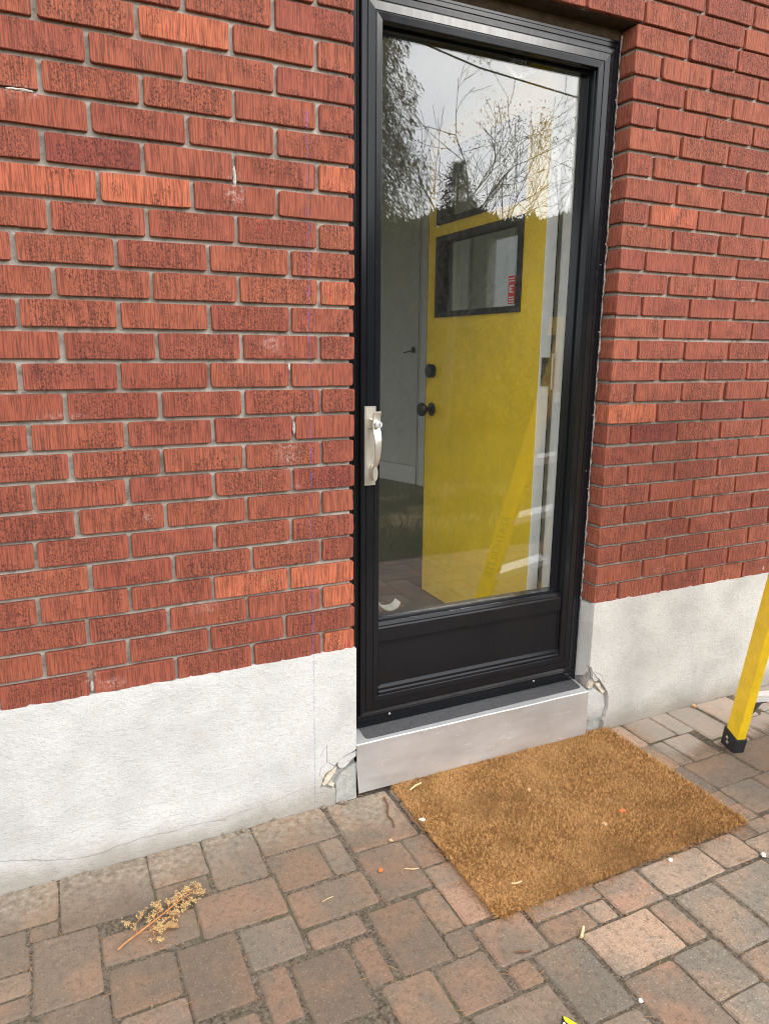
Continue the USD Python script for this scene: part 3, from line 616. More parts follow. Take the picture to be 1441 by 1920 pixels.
# caulk between frame and brick on the right
cp = [(W-.004+random.uniform(-.0025, .0015), .061+random.uniform(-.003, .003), z) for z in np.linspace(.45, 2.19, 130)]
part(door, 'caulk_bead', tube(cp, [random.uniform(.0012, .0040) for _ in cp], 6), CAULK)
# pull handle
hx = .0645
hpl = part(door, 'handle', cat_([bx(hx-.0165, hx+.0165, .0400, .0455, .932, 1.150), bx(hx-.0125, hx+.0125, .0382, .0401, .938, 1.144)]), NICKEL, label='satin nickel pull handle with key lock')
hp = str(hpl.GetPath())
prof = [(1.137, .033, .0225, .0035), (1.129, .029, .0222, .0040), (1.118, .0265, .0215, .0045), (1.104, .026, .0215, .0055), (1.090, .0275, .0215, .0060), (1.078, .032, .0220, .0065), (1.068, .0365, .0205, .0065), (1.050, .0385, .0185, .0065), (1.030, .0375, .0165, .0062), (1.010, .0330, .0145, .0058), (.992, .0250, .0125, .0052), (.978, .0150, .0110, .0048), (.966, .0070, .0105, .0045), (.954, .0030, .0115, .0040), (.946, .0015, .0125, .0035)]
part(hp, 'grip', ribbon([((hx+.0055-.004*(z < .99), .0385-d, z), X) for z, d, w, t in prof], [w for _, _, w, _ in prof], [t for *_, t in prof]), NICKEL, smooth=35)
part(hp, 'neck', bx(hx-.006, hx+.010, .014, .0385, 1.092, 1.116), NICKEL)
part(hp, 'lock_cylinder', cat_([cyl((hx+.006, .020, 1.1035), (hx+.006, -.004, 1.1035), .0098, 24), cyl((hx+.006, -.004, 1.1035), (hx+.006, -.0062, 1.1035), .0068, 24)]), CHROME, smooth=30)
part(hp, 'keyhole', bx(hx+.0048, hx+.0072, -.0068, -.0058, 1.0995, 1.1075), DARKGAP)
btn = trimesh.creation.cylinder(radius=1, height=1, sections=32); btn.vertices = np.stack([btn.vertices[:, 0]*.0072+hx+.0045, .0250+btn.vertices[:, 2]*.022, btn.vertices[:, 1]*.0215+.969], 1); btn.fix_normals()
part(hp, 'thumb_button', btn, NICKEL, smooth=30)
# crash chain with its spring, hung from the header behind the glass
chp = [np.array(q) for q in ((.455, .125, 2.135), (.500, .125, 2.085), (.548, .122, 2.052), (.585, .122, 2.066), (.64, .125, 2.082), (.70, .13, 2.12))]
tt = np.linspace(0, 1, 150); sp = np.array([chp[0]+(chp[2]-chp[0])*t+np.array([.0055*math.cos(t*130), .0055*math.sin(t*130), 0]) for t in tt])
part(door, 'chain_spring', tube(sp, .0013, 5), WHITE)
for (pa, pb, nl) in ((chp[1]+[.02, 0, .012], chp[4], 9), (chp[2], chp[5], 9)):
    for k in range(nl):
        c = pa+(pb-pa)*(k+.5)/nl; d = (pb-pa)/np.linalg.norm(pb-pa)
        tor = trimesh.creation.torus(.0055, .0013, 14, 6); tor.vertices[:, 0] *= 1.5
        tor.apply_transform(trimesh.transformations.rotation_matrix((k % 2)*1.2+.3, X)); tor.apply_transform(trimesh.geometry.align_vectors(X, d)); tor.apply_translation(c)
        part(door, 'chain_link', tor, WHITE)

# ================================================================ STEP
step = thing('metal_step', 'bent aluminium step cover with a black grip strip under the door', 'step', (.43, .03, 0))
sx0, sx1 = .0045, W-.0125
prof = [(.092, .189)]+[(-.0035+(.092+.0035)*(1-t), .173+.016*(1-t)) for t in (.5, 1.0)]+[(-.0035-.0035*math.sin(a), .1695+.0035*math.cos(a)) for a in np.linspace(.2, math.pi/2, 5)]+[(-.0072, .10), (-.0080, .012)]
def sheet(prof, x0, x1, t, nx=24):
    pts = np.array(prof); tn = np.gradient(pts, axis=0); nn = np.stack([-tn[:, 1], tn[:, 0]], 1); nn /= np.linalg.norm(nn, axis=1, keepdims=True)
    inner = pts+nn*t; xs = np.linspace(x0, x1, nx); P = len(pts); v = []
    for x in xs:
        k = (x-x0)/(x1-x0)
        for (y, z) in list(pts)+list(inner[::-1]):
            sk = -.012*k if y < .02 else 0
            v.append((x+(.006*(1-k) if z < .05 else 0), y+sk+.0008*math.sin(x*21+z*30), z))
    n = 2*P; f = []
    for i in range(nx-1):
        for j in range(n): f += [[i*n+j, i*n+(j+1) % n, (i+1)*n+(j+1) % n], [i*n+j, (i+1)*n+(j+1) % n, (i+1)*n+j]]
    for b in (0, (nx-1)*n):
        for j in range(P-1): f += [[b+j, b+j+1, b+n-2-j], [b+j, b+n-2-j, b+n-1-j]]
    m = trimesh.Trimesh(np.array(v), np.array(f), process=False); trimesh.repair.fix_normals(m); return m
part(step, 'cover', sheet(prof, sx0, sx1, .0022), ALU, smooth=40)
gp = sbox(.040, .006, W-.022, .062).buffer(-.012).buffer(.012, quad_segs=6).segmentize(.05)
ge = trimesh.creation.extrude_polygon(gp, .0022, engine='earcut')
ge.vertices[:, 2] += .173+(ge.vertices[:, 1]+.0035)*.016/.0955+.0004
part(step, 'grip_strip', ge, GRIT)
part(step, 'packing', bx(sx0+.02, sx1-.02, .008, .10, 0.0, .163), DARKGAP)

# ================================================================ INTERIOR
ZF = .205
part(wall, 'threshold', bx(.02, W+.03, .112, .29, .12, ZF-.002), RUBBERB, label='black door threshold')
jm = [cat_([bx(W-.016, W+.03, .105, .262, ZF, 2.20)]), cat_([bx(W-.022, W-.0162, .15, .165, ZF, 2.17), bx(W-.019, W-.0162, .19, .23, ZF, 2.17)]), bx(-.03, .016, .105, .30, ZF, 2.20), bx(.017, W-.017, .105, .30, 2.17, 2.21)]
for m_ in jm: part(wall, 'door_jamb', m_, WHITE, label='white painted inner door jamb')
room = [('interior_floor', bx(-1.9, 3.2, .29, 5.0, ZF-.06, ZF), FLOORIN), ('interior_ceiling', bx(-1.9, 3.2, .262, 5.0, 2.5, 2.56), WALLIN), ('interior_back_wall', bx(-1.9, 3.2, 5.0, 5.1, ZF-.06, 2.56), WALLIN), ('interior_side_wall', cat_([bx(3.2, 3.3, .262, 5.1, ZF-.06, 2.56), bx(1.30, 1.36, .29, 1.72, ZF, 2.5)]), WALLIN),
        ('interior_window_wall', cat_([bx(-2.0, -1.9, .262, .6, ZF-.06, 2.56), bx(-2.0, -1.9, 4.8, 5.1, ZF-.06, 2.56), bx(-2.0, -1.9, .6, 4.8, ZF-.06, .5), bx(-2.0, -1.9, .6, 4.8, 2.4, 2.56)]), WALLIN),  # side opening added out of view to let daylight into the hall
        ('interior_front_wall', cat_([bx(-2.0, -.03, .262, .29, ZF-.06, 2.56), bx(W+.03, 3.3, .262, .29, ZF-.06, 2.56), bx(-.03, W+.03, .262, .29, 2.21, 2.56)]), WALLIN)]
for nme, m_, mt in room: single('interior_wall' if 'wall' in nme else nme, m_, mt, label=nme.replace('_', ' ')+' of the hallway seen dimly through the glass', kind='structure')
def slant(p0, p1, z0, z1, th):
    d = np.array(p1)-np.array(p0); n = np.array([d[1], -d[0]]); n /= np.linalg.norm(n); n = -n if n[0] > 0 else n
    q = [np.array(p0), np.array(p1), np.array(p1)-n*th, np.array(p0)-n*th]
    v = [(a[0], a[1], z) for z in (z0, z1) for a in q]; m = trimesh.convex.convex_hull(np.array(v)); return m
panel = thing('hall_panel', 'pale grey hallway wall with a white corner post, left of the yellow door', 'wall', (1.9, 3.8, ZF))
part(panel, 'wall_face', slant((1.45, 5.2), (2.035, 3.475), ZF+.155, 2.5, .08), WALLIN)
part(panel, 'baseboard', slant((1.44, 5.2), (2.030, 3.475), ZF, ZF+.15, .08), WHITE)
part(panel, 'corner_post', slant((2.037, 3.465), (2.155, 3.47), ZF, 2.5, .12), WHITE)
part(panel, 'corner_trim', slant((2.030, 3.452), (2.075, 3.455), ZF, 2.5, .012), WHITE)
hk = thing('key_on_hook', 'small dark key hanging on a hook on the hallway wall', 'key', (2.0, 3.44, 1.28))
part(hk, 'hook', ball((2.005, 3.51, 1.30), (.014, .014, .026)), DKMETAL); part(hk, 'key', tube([(1.985, 3.50, 1.29), (1.95, 3.49, 1.285), (1.915, 3.50, 1.275)], [.006, .005, .004], 6), DKMETAL)
scoop = []
for k in range(14):
    a = -1.15+k*.135
    scoop.append(((.445+.125*(k/13), .86+.006*math.sin(k), ZF+.018+.085*(abs(k/13-.62)**1.6)*1.6), Y))
tray = single('shoe_tray', ribbon(scoop, [.10-.004*k for k in range(14)], [.008]*14), WHITE, 'curved white plastic piece on the floor inside the glass door', 'tray')  # unidentified white curved piece, its use is not known
for yy_ in (.78, 1.02, 1.16, 1.55): part(panel, 'wall_batten', bx(1.282, 1.2995, yy_-.022, yy_+.022, ZF, 2.5), WHITE)  # added boards imitate the pale stripes in the inner window pane
# open inner door: it stands at a right angle to the wall, hinged on the right
xd, yh, yf, td = .792, .268, 1.062, .044
idoor = thing('inner_door', 'bright yellow wooden door standing open inside the glass', 'door', (xd+td/2, (yh+yf)/2, ZF))
zb, zt = ZF+.008, 2.165
lo = (.392, .985, 1.437, 1.748); hi_ = (.392, .985, 1.800, 2.066)   # y0, y1, z0, z1 of the two lights
def with_holes(x0, x1, y0, y1, z0, z1, holes):
    poly = sbox(y0, z0, y1, z1)
    for h in holes: poly = poly.difference(sbox(h[0], h[2], h[1], h[3]))
    e = trimesh.creation.extrude_polygon(poly, x1-x0, engine='earcut'); v = np.array(e.vertices)
    m = trimesh.Trimesh(np.stack([x0+v[:, 2], v[:, 0], v[:, 1]], 1), e.faces, process=False); m.fix_normals(); return m
part(idoor, 'leaf', with_holes(xd, xd+td, yh+.001, yf-.002, zb, zt, [lo, hi_]), YELLOW)
part(idoor, 'hinge_edge', bx(xd+.001, xd+td-.001, yh-.0025, yh+.001, zb, zt), WHITE, label='white painted hinge edge of the door')
part(idoor, 'lock_edge', bx(xd-.0005, xd+td+.0005, yf-.002, yf+.001, zb, zt), DARKGAP, label='dark lock edge of the door')
for h in (lo, hi_):
    wf = part(idoor, 'window_frame', with_holes(xd-.006, xd+td+.006, h[0]-.004, h[1]+.004, h[2]-.004, h[3]+.004, [(h[0]+.024, h[1]-.024, h[2]+.018, h[3]-.018)]), RUBBERB)
    part(str(wf.GetPath()), 'pane', bx(xd+.018, xd+.024, h[0]+.022, h[1]-.022, h[2]+.016, h[3]-.016), INPANE)
stk = part(idoor, 'sticker', bx(xd+.0165, xd+.0178, .450, .492, 1.464, 1.560), REDP, label='small red sticker in the corner of the lower window')
SP = lambda y0, y1, z0, z1: bx(xd+.0156, xd+.0164, y0, y1, z0, z1)
part(str(stk.GetPath()), 'white_print', cat_([SP(.455, .487, 1.468+.0085*k, 1.4715+.0085*k) for k in range(3)]+[SP(.459, .482, 1.502, 1.507), SP(.478, .483, 1.502, 1.528), SP(.459, .482, 1.523, 1.528), SP(.466, .477, 1.5125, 1.517), SP(.455, .487, 1.541, 1.544), SP(.455, .487, 1.550, 1.553)]), WHITE)
def knob(y, z, side, r, out):
    s = -1 if side < 0 else 1; x0 = xd if side < 0 else xd+td
    pr_ = [(r*.92, 0), (r*.95, .006), (r*.35, .009), (r*.33, out*.45), (r*.8, out*.6), (r, out*.78), (r*.85, out), (0.0001, out*1.03)]
    m = trimesh.creation.revolve(np.array(pr_), sections=24); m.apply_transform(trimesh.geometry.align_vectors(Z, np.array([s, 0, 0.]))); m.apply_translation((x0, y, z)); m.fix_normals(); return m
part(idoor, 'knob', knob(1.000, 1.050, -1, .030, .062), DKB := simple('black_knob_metal', (.012, .012, .013), .3, .3), smooth=40)
part(idoor, 'knob', knob(1.000, 1.050, 1, .030, .062), DKB, smooth=40)
part(idoor, 'deadbolt', knob(1.000, 1.213, -1, .030, .026), DKB, smooth=40)
for zz_, mt in ((1.99, HINGEW), (1.231, BRASS), (.345, HINGEW)):
    hg = part(idoor, 'hinge', cat_([bx(xd+.008, xd+td+.004, yh-.0045, yh-.0027, zz_-.048, zz_+.048), bx(xd+td+.006, W-.0165, yh-.0085, yh-.0062, zz_-.048, zz_+.048)]), mt)
    part(str(hg.GetPath()), 'pin', cat_([cyl((xd+td+.005, yh-.010, zz_-.052), (xd+td+.005, yh-.010, zz_+.052), .0055, 12), ball((xd+td+.005, yh-.010, zz_+.056), .0068, sub=2), ball((xd+td+.005, yh-.010, zz_-.056), .0060, sub=2)]), mt if mt is HINGEW else SCREW)
    for dz in (-.032, .032): part(str(hg.GetPath()), 'hinge_screw', ball((xd+.020, yh-.005, zz_+dz), (.0035, .0012, .0035), sub=1), DKMETAL)
part(wall, 'gap_backing', bx(xd+td+.0005, W-.0165, yh+.012, yh+.02, ZF, 2.165), DARKGAP)

# ================================================================ DOORMAT
mat = thing('doormat', 'golden brown coir doormat with a shaggy edge in front of the step', 'doormat', (.538, -.296, 0))
mx0, mx1, my0, my1 = .122, .952, -.577, -.016
part(mat, 'backing', bx(mx0+.004, mx1-.004, my0+.004, my1-.004, .003, .0085), COIRBASE)
def fibres(n, seed):
    r = np.random.default_rng(seed)
    x = r.uniform(mx0, mx1, n); y = r.uniform(my0, my1, n)
    k = int(n*.10)    # a denser, outward leaning rim
    side = r.integers(0, 4, k); t = r.uniform(0, 1, k)
    x[:k] = np.where(side == 0, mx0, np.where(side == 1, mx1, mx0+(mx1-mx0)*t)); y[:k] = np.where(side == 2, my0, np.where(side == 3, my1-.002, my0+(my1-my0)*t))
    root = np.stack([x, y, np.full(n, .006)], 1)
    root[:k, 2] = r.uniform(.001, .009, k)
    fl = meshkit.noise(np.stack([x*9, y*9, x*0], 1), 5)*6.28*1.5
    lean = r.normal(0, .95, (n, 2))+.10*np.stack([np.cos(fl), np.sin(fl)], 1)
    lean[:k] += np.where(side[:, None] == 0, [-.8, 0], np.where(side[:, None] == 1, [.8, 0], np.where(side[:, None] == 2, [0, -.8], [0, .25])))
    L = r.uniform(.008, .0165, n)*(0.88+.3*meshkit.noise(np.stack([x*14, y*14, x*0+2], 1), 9)); long = r.random(n) < .05; L[long] *= 1.5
    d = np.stack([lean[:, 0], lean[:, 1], np.ones(n)], 1); d /= np.linalg.norm(d, axis=1, keepdims=True)
    curl = r.normal(0, .75, (n, 3)); curl[:, 2] -= .35
    p = [root]
    for q in range(3):
        dd = d+curl*(q/2.2)**1.3; dd /= np.linalg.norm(dd, axis=1, keepdims=True); p.append(p[-1]+dd*(L/3)[:, None])
    P = np.stack(p, 1); P[..., 2] = np.maximum(P[..., 2], .0012)
    return P
def curves(parent, name, P, w, material, kind=None, label=None):
    root = '/'.join(str(parent.GetPath()).split('/')[:3]); n, m, _ = P.shape
    c = UsdGeom.BasisCurves.Define(stage, numbered(str(parent.GetPath())+'/'+name))
    c.CreateTypeAttr('linear'); c.CreateWrapAttr('nonperiodic')
    c.CreatePointsAttr(Vt.Vec3fArray.FromNumpy((P.reshape(-1, 3)-LOC[root]).astype(np.float32))); c.CreateCurveVertexCountsAttr(Vt.IntArray.FromNumpy(np.full(n, m, np.int32)))
    ws = np.repeat(np.linspace(1, .55, m)[None], n, 0)*w
    c.CreateWidthsAttr(Vt.FloatArray.FromNumpy(ws.ravel().astype(np.float32))); c.SetWidthsInterpolation('vertex')
    UsdShade.MaterialBindingAPI.Apply(c.GetPrim()).Bind(material); return tag(c.GetPrim(), label, kind=kind)
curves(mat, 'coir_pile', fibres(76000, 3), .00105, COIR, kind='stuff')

# ================================================================ STEPLADDER
ang = math.atan2(-.295, .956)
lad = thing('stepladder', 'open yellow fibreglass stepladder with black rubber feet right of the doormat', 'ladder', (1.062, -.852, 0), ang)
def channel(foot, d, z0, z1, web, fl, t=.0045, flip=1):
    """C-section rail: the web faces -x (times flip)"""
    s = flip; sec = [(0, -web/2), (fl*s, -web/2), (fl*s, -web/2+t), (t*s, -web/2+t), (t*s, web/2-t), (fl*s, web/2-t), (fl*s, web/2), (0, web/2)]
    n = len(sec); v = [(foot[0]+a+d[0]*z, foot[1]+b+d[1]*z, z) for z in (z0, z1) for a, b in sec]
    f = [[j, (j+1) % n, n+(j+1) % n] for j in range(n)]+[[j, n+(j+1) % n, n+j] for j in range(n)]
    for a in ((0, 1, 2, 3), (0, 3, 4, 7), (4, 5, 6, 7)):
        f += [[a[0], a[1], a[2]], [a[0], a[2], a[3]], [n+a[0], n+a[2], n+a[1]], [n+a[0], n+a[3], n+a[2]]]
    m = trimesh.Trimesh(np.array(v), np.array(f), process=False); trimesh.repair.fix_normals(m); return m
FW, RW, HT, SPR = .50, .47, 1.41, .611
dF = np.array([.030, .285]); dR = np.array([.045, -.125])
rails = [((0, 0), dF, 1, .076), ((FW, 0), dF*[-1, 1], -1, .076), ((.012, SPR), dR, 1, .062), ((RW, SPR), dR*[-1, 1], -1, .062)]
for i, (ft, d, s, wb) in enumerate(rails):
    part(lad, 'front_rail' if i < 2 else 'rear_rail', channel(ft, d, .030, HT, wb, .029, flip=s), FIBRE)
    c = np.array([ft[0]+.014*s, ft[1]])
    hb = sbox(-.021, -wb/2-.006, .021, wb/2+.006).buffer(-.006).buffer(.006, quad_segs=3)
    e = trimesh.creation.extrude_polygon(hb, .056, engine='earcut').subdivide()
    e.vertices[:, :2] += c+d*e.vertices[:, 2:3]; e.vertices[e.vertices[:, 2] > .05, 2] -= 0
    tilt_ = (e.vertices[:, 1]-c[1])*(-.30 if i < 2 else .22); e.vertices[:, 2] += np.where(e.vertices[:, 2] > .03, tilt_, 0)+.0005
    fo = part(lad, 'foot', e, RUBBERB)
    for (dy, dz) in ((.012, .030), (.006, .015)):
        xx_ = c[0]-.0215*s+d[0]*dz
        part(str(fo.GetPath()), 'rivet', ball((xx_, c[1]+dy+d[1]*dz-.004, dz+.004), (.0026, .0068, .0068)), SCREW)
for k in range(1, 5):
    z = .28*k; xl, xr = .006+dF[0]*z, FW-.006-dF[0]*z; yc = dF[1]*z
    st_ = [bx(xl, xr, yc-.040, yc+.040, z-.004, z), bx(xl, xr, yc-.040, yc-.0365, z-.030, z-.0041), bx(xl, xr, yc+.0365, yc+.040, z-.030, z-.0041)]
    st_ += [bx(xl, xr, yc-.036+.012*q, yc-.033+.012*q, z+.0002, z+.0022) for q in range(7)]
    sp_ = part(lad, 'tread', cat_(st_), LADALU)
    for s in (1, -1):
        xx_ = (-.0008+dF[0]*z) if s == 1 else (FW+.0008-dF[0]*z)
        for dy in (-.014, .014): part(str(sp_.GetPath()), 'rivet', ball((xx_, yc+dy-.006, z-.012), (.0016, .0055, .0055), sub=1), DKMETAL)
    if k == 1:
        for s in (1, -1):
            xa = xl+.01 if s == 1 else xr-.01
            part(lad, 'step_brace', ribbon([((xa-.004*s, yc-.030-.036, .115), Y), ((xa+.012*s, yc-.030, .150), Y), ((xa+.075*s, yc-.03, z-.03), Y), ((xa+.10*s, yc-.03, z-.028), Y)] if False else [((xa-.003*s, dF[1]*.13, .130), Y), ((xa+.010*s, dF[1]*.15, .152), Y), ((xa+.080*s, yc-.004, z-.034), Y), ((xa+.105*s, yc, z-.030), Y)], [.022]*4, [.004]*4), DKMETAL)
for z in (.205, .56, .90, 1.2):
    xl, xr = .016+dR[0]*z, RW-.004-dR[0]*z; yc = SPR+dR[1]*z
    part(lad, 'rear_crossbar', cat_([bx(xl, xr, yc-.016, yc+.016, z-.003, z), bx(xl, xr, yc-.016, yc-.013, z-.022, z-.0031), bx(xl, xr, yc+.013, yc+.016, z-.022, z-.0031)]), LADALU)
    if z < .3:
        for s in (1, -1):
            xa = xl if s == 1 else xr
            part(lad, 'rear_brace', ribbon([((xa+.004*s, yc+.007, z-.115), Y), ((xa+.016*s, yc+.006, z-.098), Y), ((xa+.060*s, yc, z-.030), Y), ((xa+.085*s, yc, z-.024), Y)], [.022]*4, [.004]*4), DKMETAL)
part(lad, 'top_cap', cat_([bx(.020, FW-.020, .33, .50, HT-.004, HT+.026), bx(.016, FW-.016, .326, .504, HT-.045, HT-.0041)]), FIBRE)
for s in (1, -1):
    xa = .034 if s == 1 else FW-.034
    zc = .72; y0 = dF[1]*zc; y1 = SPR+dR[1]*zc
    part(lad, 'spreader', cat_([tube([(xa+.0, y0, zc), (xa, (y0+y1)/2, zc-.012)], .006, 6), tube([(xa, (y0+y1)/2, zc-.012), (xa, y1, zc)], .006, 6)]), DKMETAL)
tm = meshkit.text_mesh('FEATHERLITE', .044, .0006, True)
tv = np.array(tm.vertices); ln_ = tv[:, 0].max()
z_top = .565; zt_ = z_top-(tv[:, 0]/ln_)*.30
yc_ = dF[1]*zt_; tm = trimesh.Trimesh(np.stack([-.0003+dF[0]*zt_-tv[:, 2], yc_+.022-tv[:, 1], zt_], 1), tm.faces, process=False); trimesh.repair.fix_normals(tm)
part(lad, 'rail_lettering', tm, PRINT, label='FEATHERLITE in black capitals down the side of the rail')

# ================================================================ LITTER
pan = thing('dried_flower_head', 'dried straw-coloured panicle of seeds on a reddish stalk, lying on the pavers', 'dried plant', (-.60, -.27, 0))
A_ = np.array([-.695, -.304, .006]); J_ = np.array([-.651, -.279, .009]); E_ = np.array([-.506, -.205, .016])
stem = [A_, A_*.6+J_*.4+[0, .001, .001], J_, J_*.6+E_*.4+[.0, -.003, .004], J_*.3+E_*.7+[0, -.002, .006], E_]
part(pan, 'stalk', tube(stem, [.0022, .0021, .0022, .0016, .0012, .0007], 7), STEMM)
rs = np.random.default_rng(21); twigs, tips = [], []
def spray(base, d, L, n):
    d = d/np.linalg.norm(d); end = base+d*L; end[2] = max(.004, min(.028, end[2])); mid = (base+end)/2+rs.normal(0, .002, 3); twigs.append((base, mid, end))
    for _ in range(n):
        b = base+(end-base)*rs.uniform(.35, 1.0); dd = d+rs.normal(0, .75, 3); dd[2] = abs(dd[2])*.5-.05; dd /= np.linalg.norm(dd)
        e = b+dd*rs.uniform(.006, .017); e[2] = max(.003, e[2]); twigs.append((b, (b+e)/2, e))
        for _ in range(7):
            q = b+(e-b)*rs.uniform(.3, 1.1)+rs.normal(0, .0022, 3); q[2] = max(.002, q[2]); tips.append(q)
for t in np.linspace(.18, 1.0, 11):
    b = J_+(E_-J_)*t
    for s in (1, -1):
        side = np.array([-.45, .9, .12])*s+np.array([.5, .25, .05]); spray(b, side+rs.normal(0, .25, 3), rs.uniform(.018, .040)*(1.15-t*.5), 6)
spray(J_.copy(), np.array([-.02, .9, .2]), .026, 3); spray(np.array([-.650, -.252, .012]), np.array([.5, .6, .1]), .03, 6); spray(np.array([-.650, -.252, .012]), np.array([-.8, .3, .1]), .024, 5)
spray(J_.copy(), np.array([.8, -.25, .1]), .034, 0); b2 = J_+np.array([.033, -.012, .0]); spray(b2, np.array([.5, .35, .1]), .02, 5); spray(b2, np.array([.2, -.9, .05]), .030, 7); spray(b2, np.array([.7, -.3, .1]), .02, 5)
part(pan, 'twigs', cat_([tube(list(q), [.0008, .0007, .0005], 4) for q in twigs]), STEMM, kind='stuff')
part(pan, 'seeds', cat_([ball(q, rs.uniform(.0009, .0017), sub=0) for q in tips]), SEEDM, kind='stuff')
def curled_leaf(c, L, Wd, rot, curl, lift=.004):
    u, v = np.meshgrid(np.linspace(-1, 1, 9), np.linspace(-1, 1, 5), indexing='ij'); wd = Wd*np.sqrt(np.maximum(0, 1-np.abs(u)**2.2))
    p = np.stack([u*L, v*wd, lift+curl*((v*wd/Wd)**2)+.25*curl*u**2+.002*np.sin(u*5+v*3)], -1).reshape(-1, 3)
    a = np.array([[math.cos(rot), -math.sin(rot), 0], [math.sin(rot), math.cos(rot), 0], [0, 0, 1]])
    i, j = np.meshgrid(np.arange(8), np.arange(4), indexing='ij'); q = (i*5+j).ravel(); p = p@a.T+np.asarray(c)
    lo_ = p-[0, 0, .0009]
    f = np.stack([q, q+5, q+6, q+1], 1); return np.vstack([p, lo_]), np.vstack([f, f[:, ::-1]+len(p)])
part(pan, 'dead_leaf', curled_leaf((-.578, -.287, .001), .018, .009, -.5, .008), LEAFM)
def chip(c, r, seed, flat=.6):
    r = r*.85
    m = trimesh.creation.icosphere(subdivisions=1, radius=1.0); q = np.random.default_rng(seed); v = m.vertices*(1+q.normal(0, .20, (len(m.vertices), 1)))
    v = v*[r*q.uniform(.8, 1.3), r*q.uniform(.7, 1.1), r*flat]; a = q.uniform(0, 6.28); v = v@np.array([[math.cos(a), -math.sin(a), 0], [math.sin(a), math.cos(a), 0], [0, 0, 1]])
    m.vertices = v-[0, 0, v[:, 2].min()]+np.asarray(c); return m
MZ = .017
for nme, c, r, mt, lab, ct in (('brick_chip', (.656, -.408, MZ), .0085, ORCHIP, 'bright orange brick chip lying on the doormat', 'brick chip'), ('pebble', (.567, -.432, MZ), .0072, TANCHIP, 'pale tan pebble on the doormat beside the orange chip', 'pebble'),
        ('paint_flake', (.122, -.197, .012), .0105, STONEW, 'flat white flake on the left edge of the doormat', 'flake'), ('seed_cone', (-.064, -.319, .0), .0065, ORCHIP, 'small red-brown chip on the pavers left of the doormat', 'chip'), ('pebble', (.011, -.227, .0), .0065, TANCHIP, 'tan pebble on a paver joint left of the doormat', 'pebble'),
        ('pebble', (.259, -.885, .0), .0060, STONEW, 'white stone in the paver joint near the bottom of the picture', 'pebble'), ('pebble', (.881, -.691, .0), .0075, STONEW, 'white stone on the joint off the right front corner of the doormat', 'pebble'), ('pebble', (1.372, -.022, .0), .0105, TANCHIP, 'orange-pink stone against the right foundation behind the ladder leg', 'pebble'),
        ('pebble', (.474, -.215, MZ), .0070, TANCHIP, 'brown crumb near the middle of the doormat', 'pebble'), ('bark_flake', (.745, -.010, .016), .0130, simple('pink_bark', (.52, .30, .22), .9, 0, None, .2, .3, 60), 'pinkish flake between the doormat and the aluminium step', 'flake'),
        ('pebble', (.640, -.602, .0), .0058, STONEW, 'small white stone at the front edge of the doormat', 'pebble')):
    single(nme, chip(c, r, int(abs(c[0]*7919+c[1]*104729)*10) % 9973, .35 if 'flake' in nme else .7), mt, lab, ct, 'small stones and chips lying around the doormat')
def stick(pts, r, mt, nme, lab, ct): return single(nme, tube(pts, r, 6), mt, lab, ct, 'twigs and straws lying around the doormat')
stick([(.076, -.046, .005), (.070, -.085, .006), (.050, -.125, .004), (.052, -.155, .004), (.043, -.181, .003)], [.003, .0028, .0022, .002, .0012], STICK, 'twig', 'dark bent twig on the pavers left of the doormat corner', 'twig')
stick([(.152, -.064, .019), (.178, -.053, .021), (.200, -.047, .020)], [.0024, .0028, .0020], STRAW, 'wood_splinter', 'pale splinter on the doormat near the step', 'splinter')
stick([(-.004, -.338, .003), (.014, -.350, .004), (.030, -.352, .003)], [.0012, .0015, .0011], STRAW, 'straw', 'straw-coloured stalk on the pavers left of the doormat', 'straw')
stick([(.258, -.705, .004), (.282, -.684, .006)], [.0036, .0030], STRAW, 'wood_splinter', 'yellow splinter on the pavers in front of the doormat', 'splinter')
stick([(.098, -.676, .004), (.114, -.683, .005), (.132, -.688, .004)], [.0020, .0024, .0018], STICK, 'twig', 'short red-brown twig on the pavers in front of the doormat', 'twig')
stick([(.200, -.514, .021), (.212, -.520, .022), (.228, -.518, .021)], [.0016, .0018, .0014], STRAW, 'straw', 'pale curl of straw on the front left corner of the doormat', 'straw')
stick([(-.235, -.355, .002), (-.220, -.352, .003), (-.205, -.350, .002)], [.0008, .001, .0007], STRAW, 'straw', 'tiny straw on the pavers below the wall damage', 'straw')
# loose grit and needles in the joints
rg = np.random.default_rng(77); bits = []
for _ in range(900):
    gp = traced[rg.integers(len(traced))]; q = gp.exterior.interpolate(rg.uniform(0, gp.exterior.length)); c = np.array([q.x+rg.normal(0, .004), q.y+rg.normal(0, .004), -.003])
    if mx0-.01 < c[0] < mx1+.01 and c[1] > my0-.005: continue
    bits.append(chip(c, rg.uniform(.0008, .0022), int(rg.integers(1e6)), .7))
single('joint_grit', cat_(bits), simple('grit', (.22, .18, .135), .95, 0, None, .2, .5, 300), 'loose grit scattered along the paver joints', kind='stuff')
bits = []
for _ in range(420):
    if rg.random() < .62:
        t = rg.uniform(0, 1); c = [mx0-.012+rg.normal(0, .014), my0+(my1-my0)*t, .003] if rg.random() < .45 else [mx0+(mx1-mx0)*t, my0-.010+rg.normal(0, .012), .003]
    else:
        gp = traced[rg.integers(len(traced))]; q = gp.exterior.interpolate(rg.uniform(0, gp.exterior.length)); c = [q.x, q.y, .001]
    a = rg.uniform(0, 6.28); L = rg.uniform(.004, .014); d = np.array([math.cos(a), math.sin(a), rg.uniform(-.05, .15)])*L
    c = np.array(c); bits.append(tube([c-d, c+[0, 0, .001], c+d], [.0006, .0008, .0005], 4))
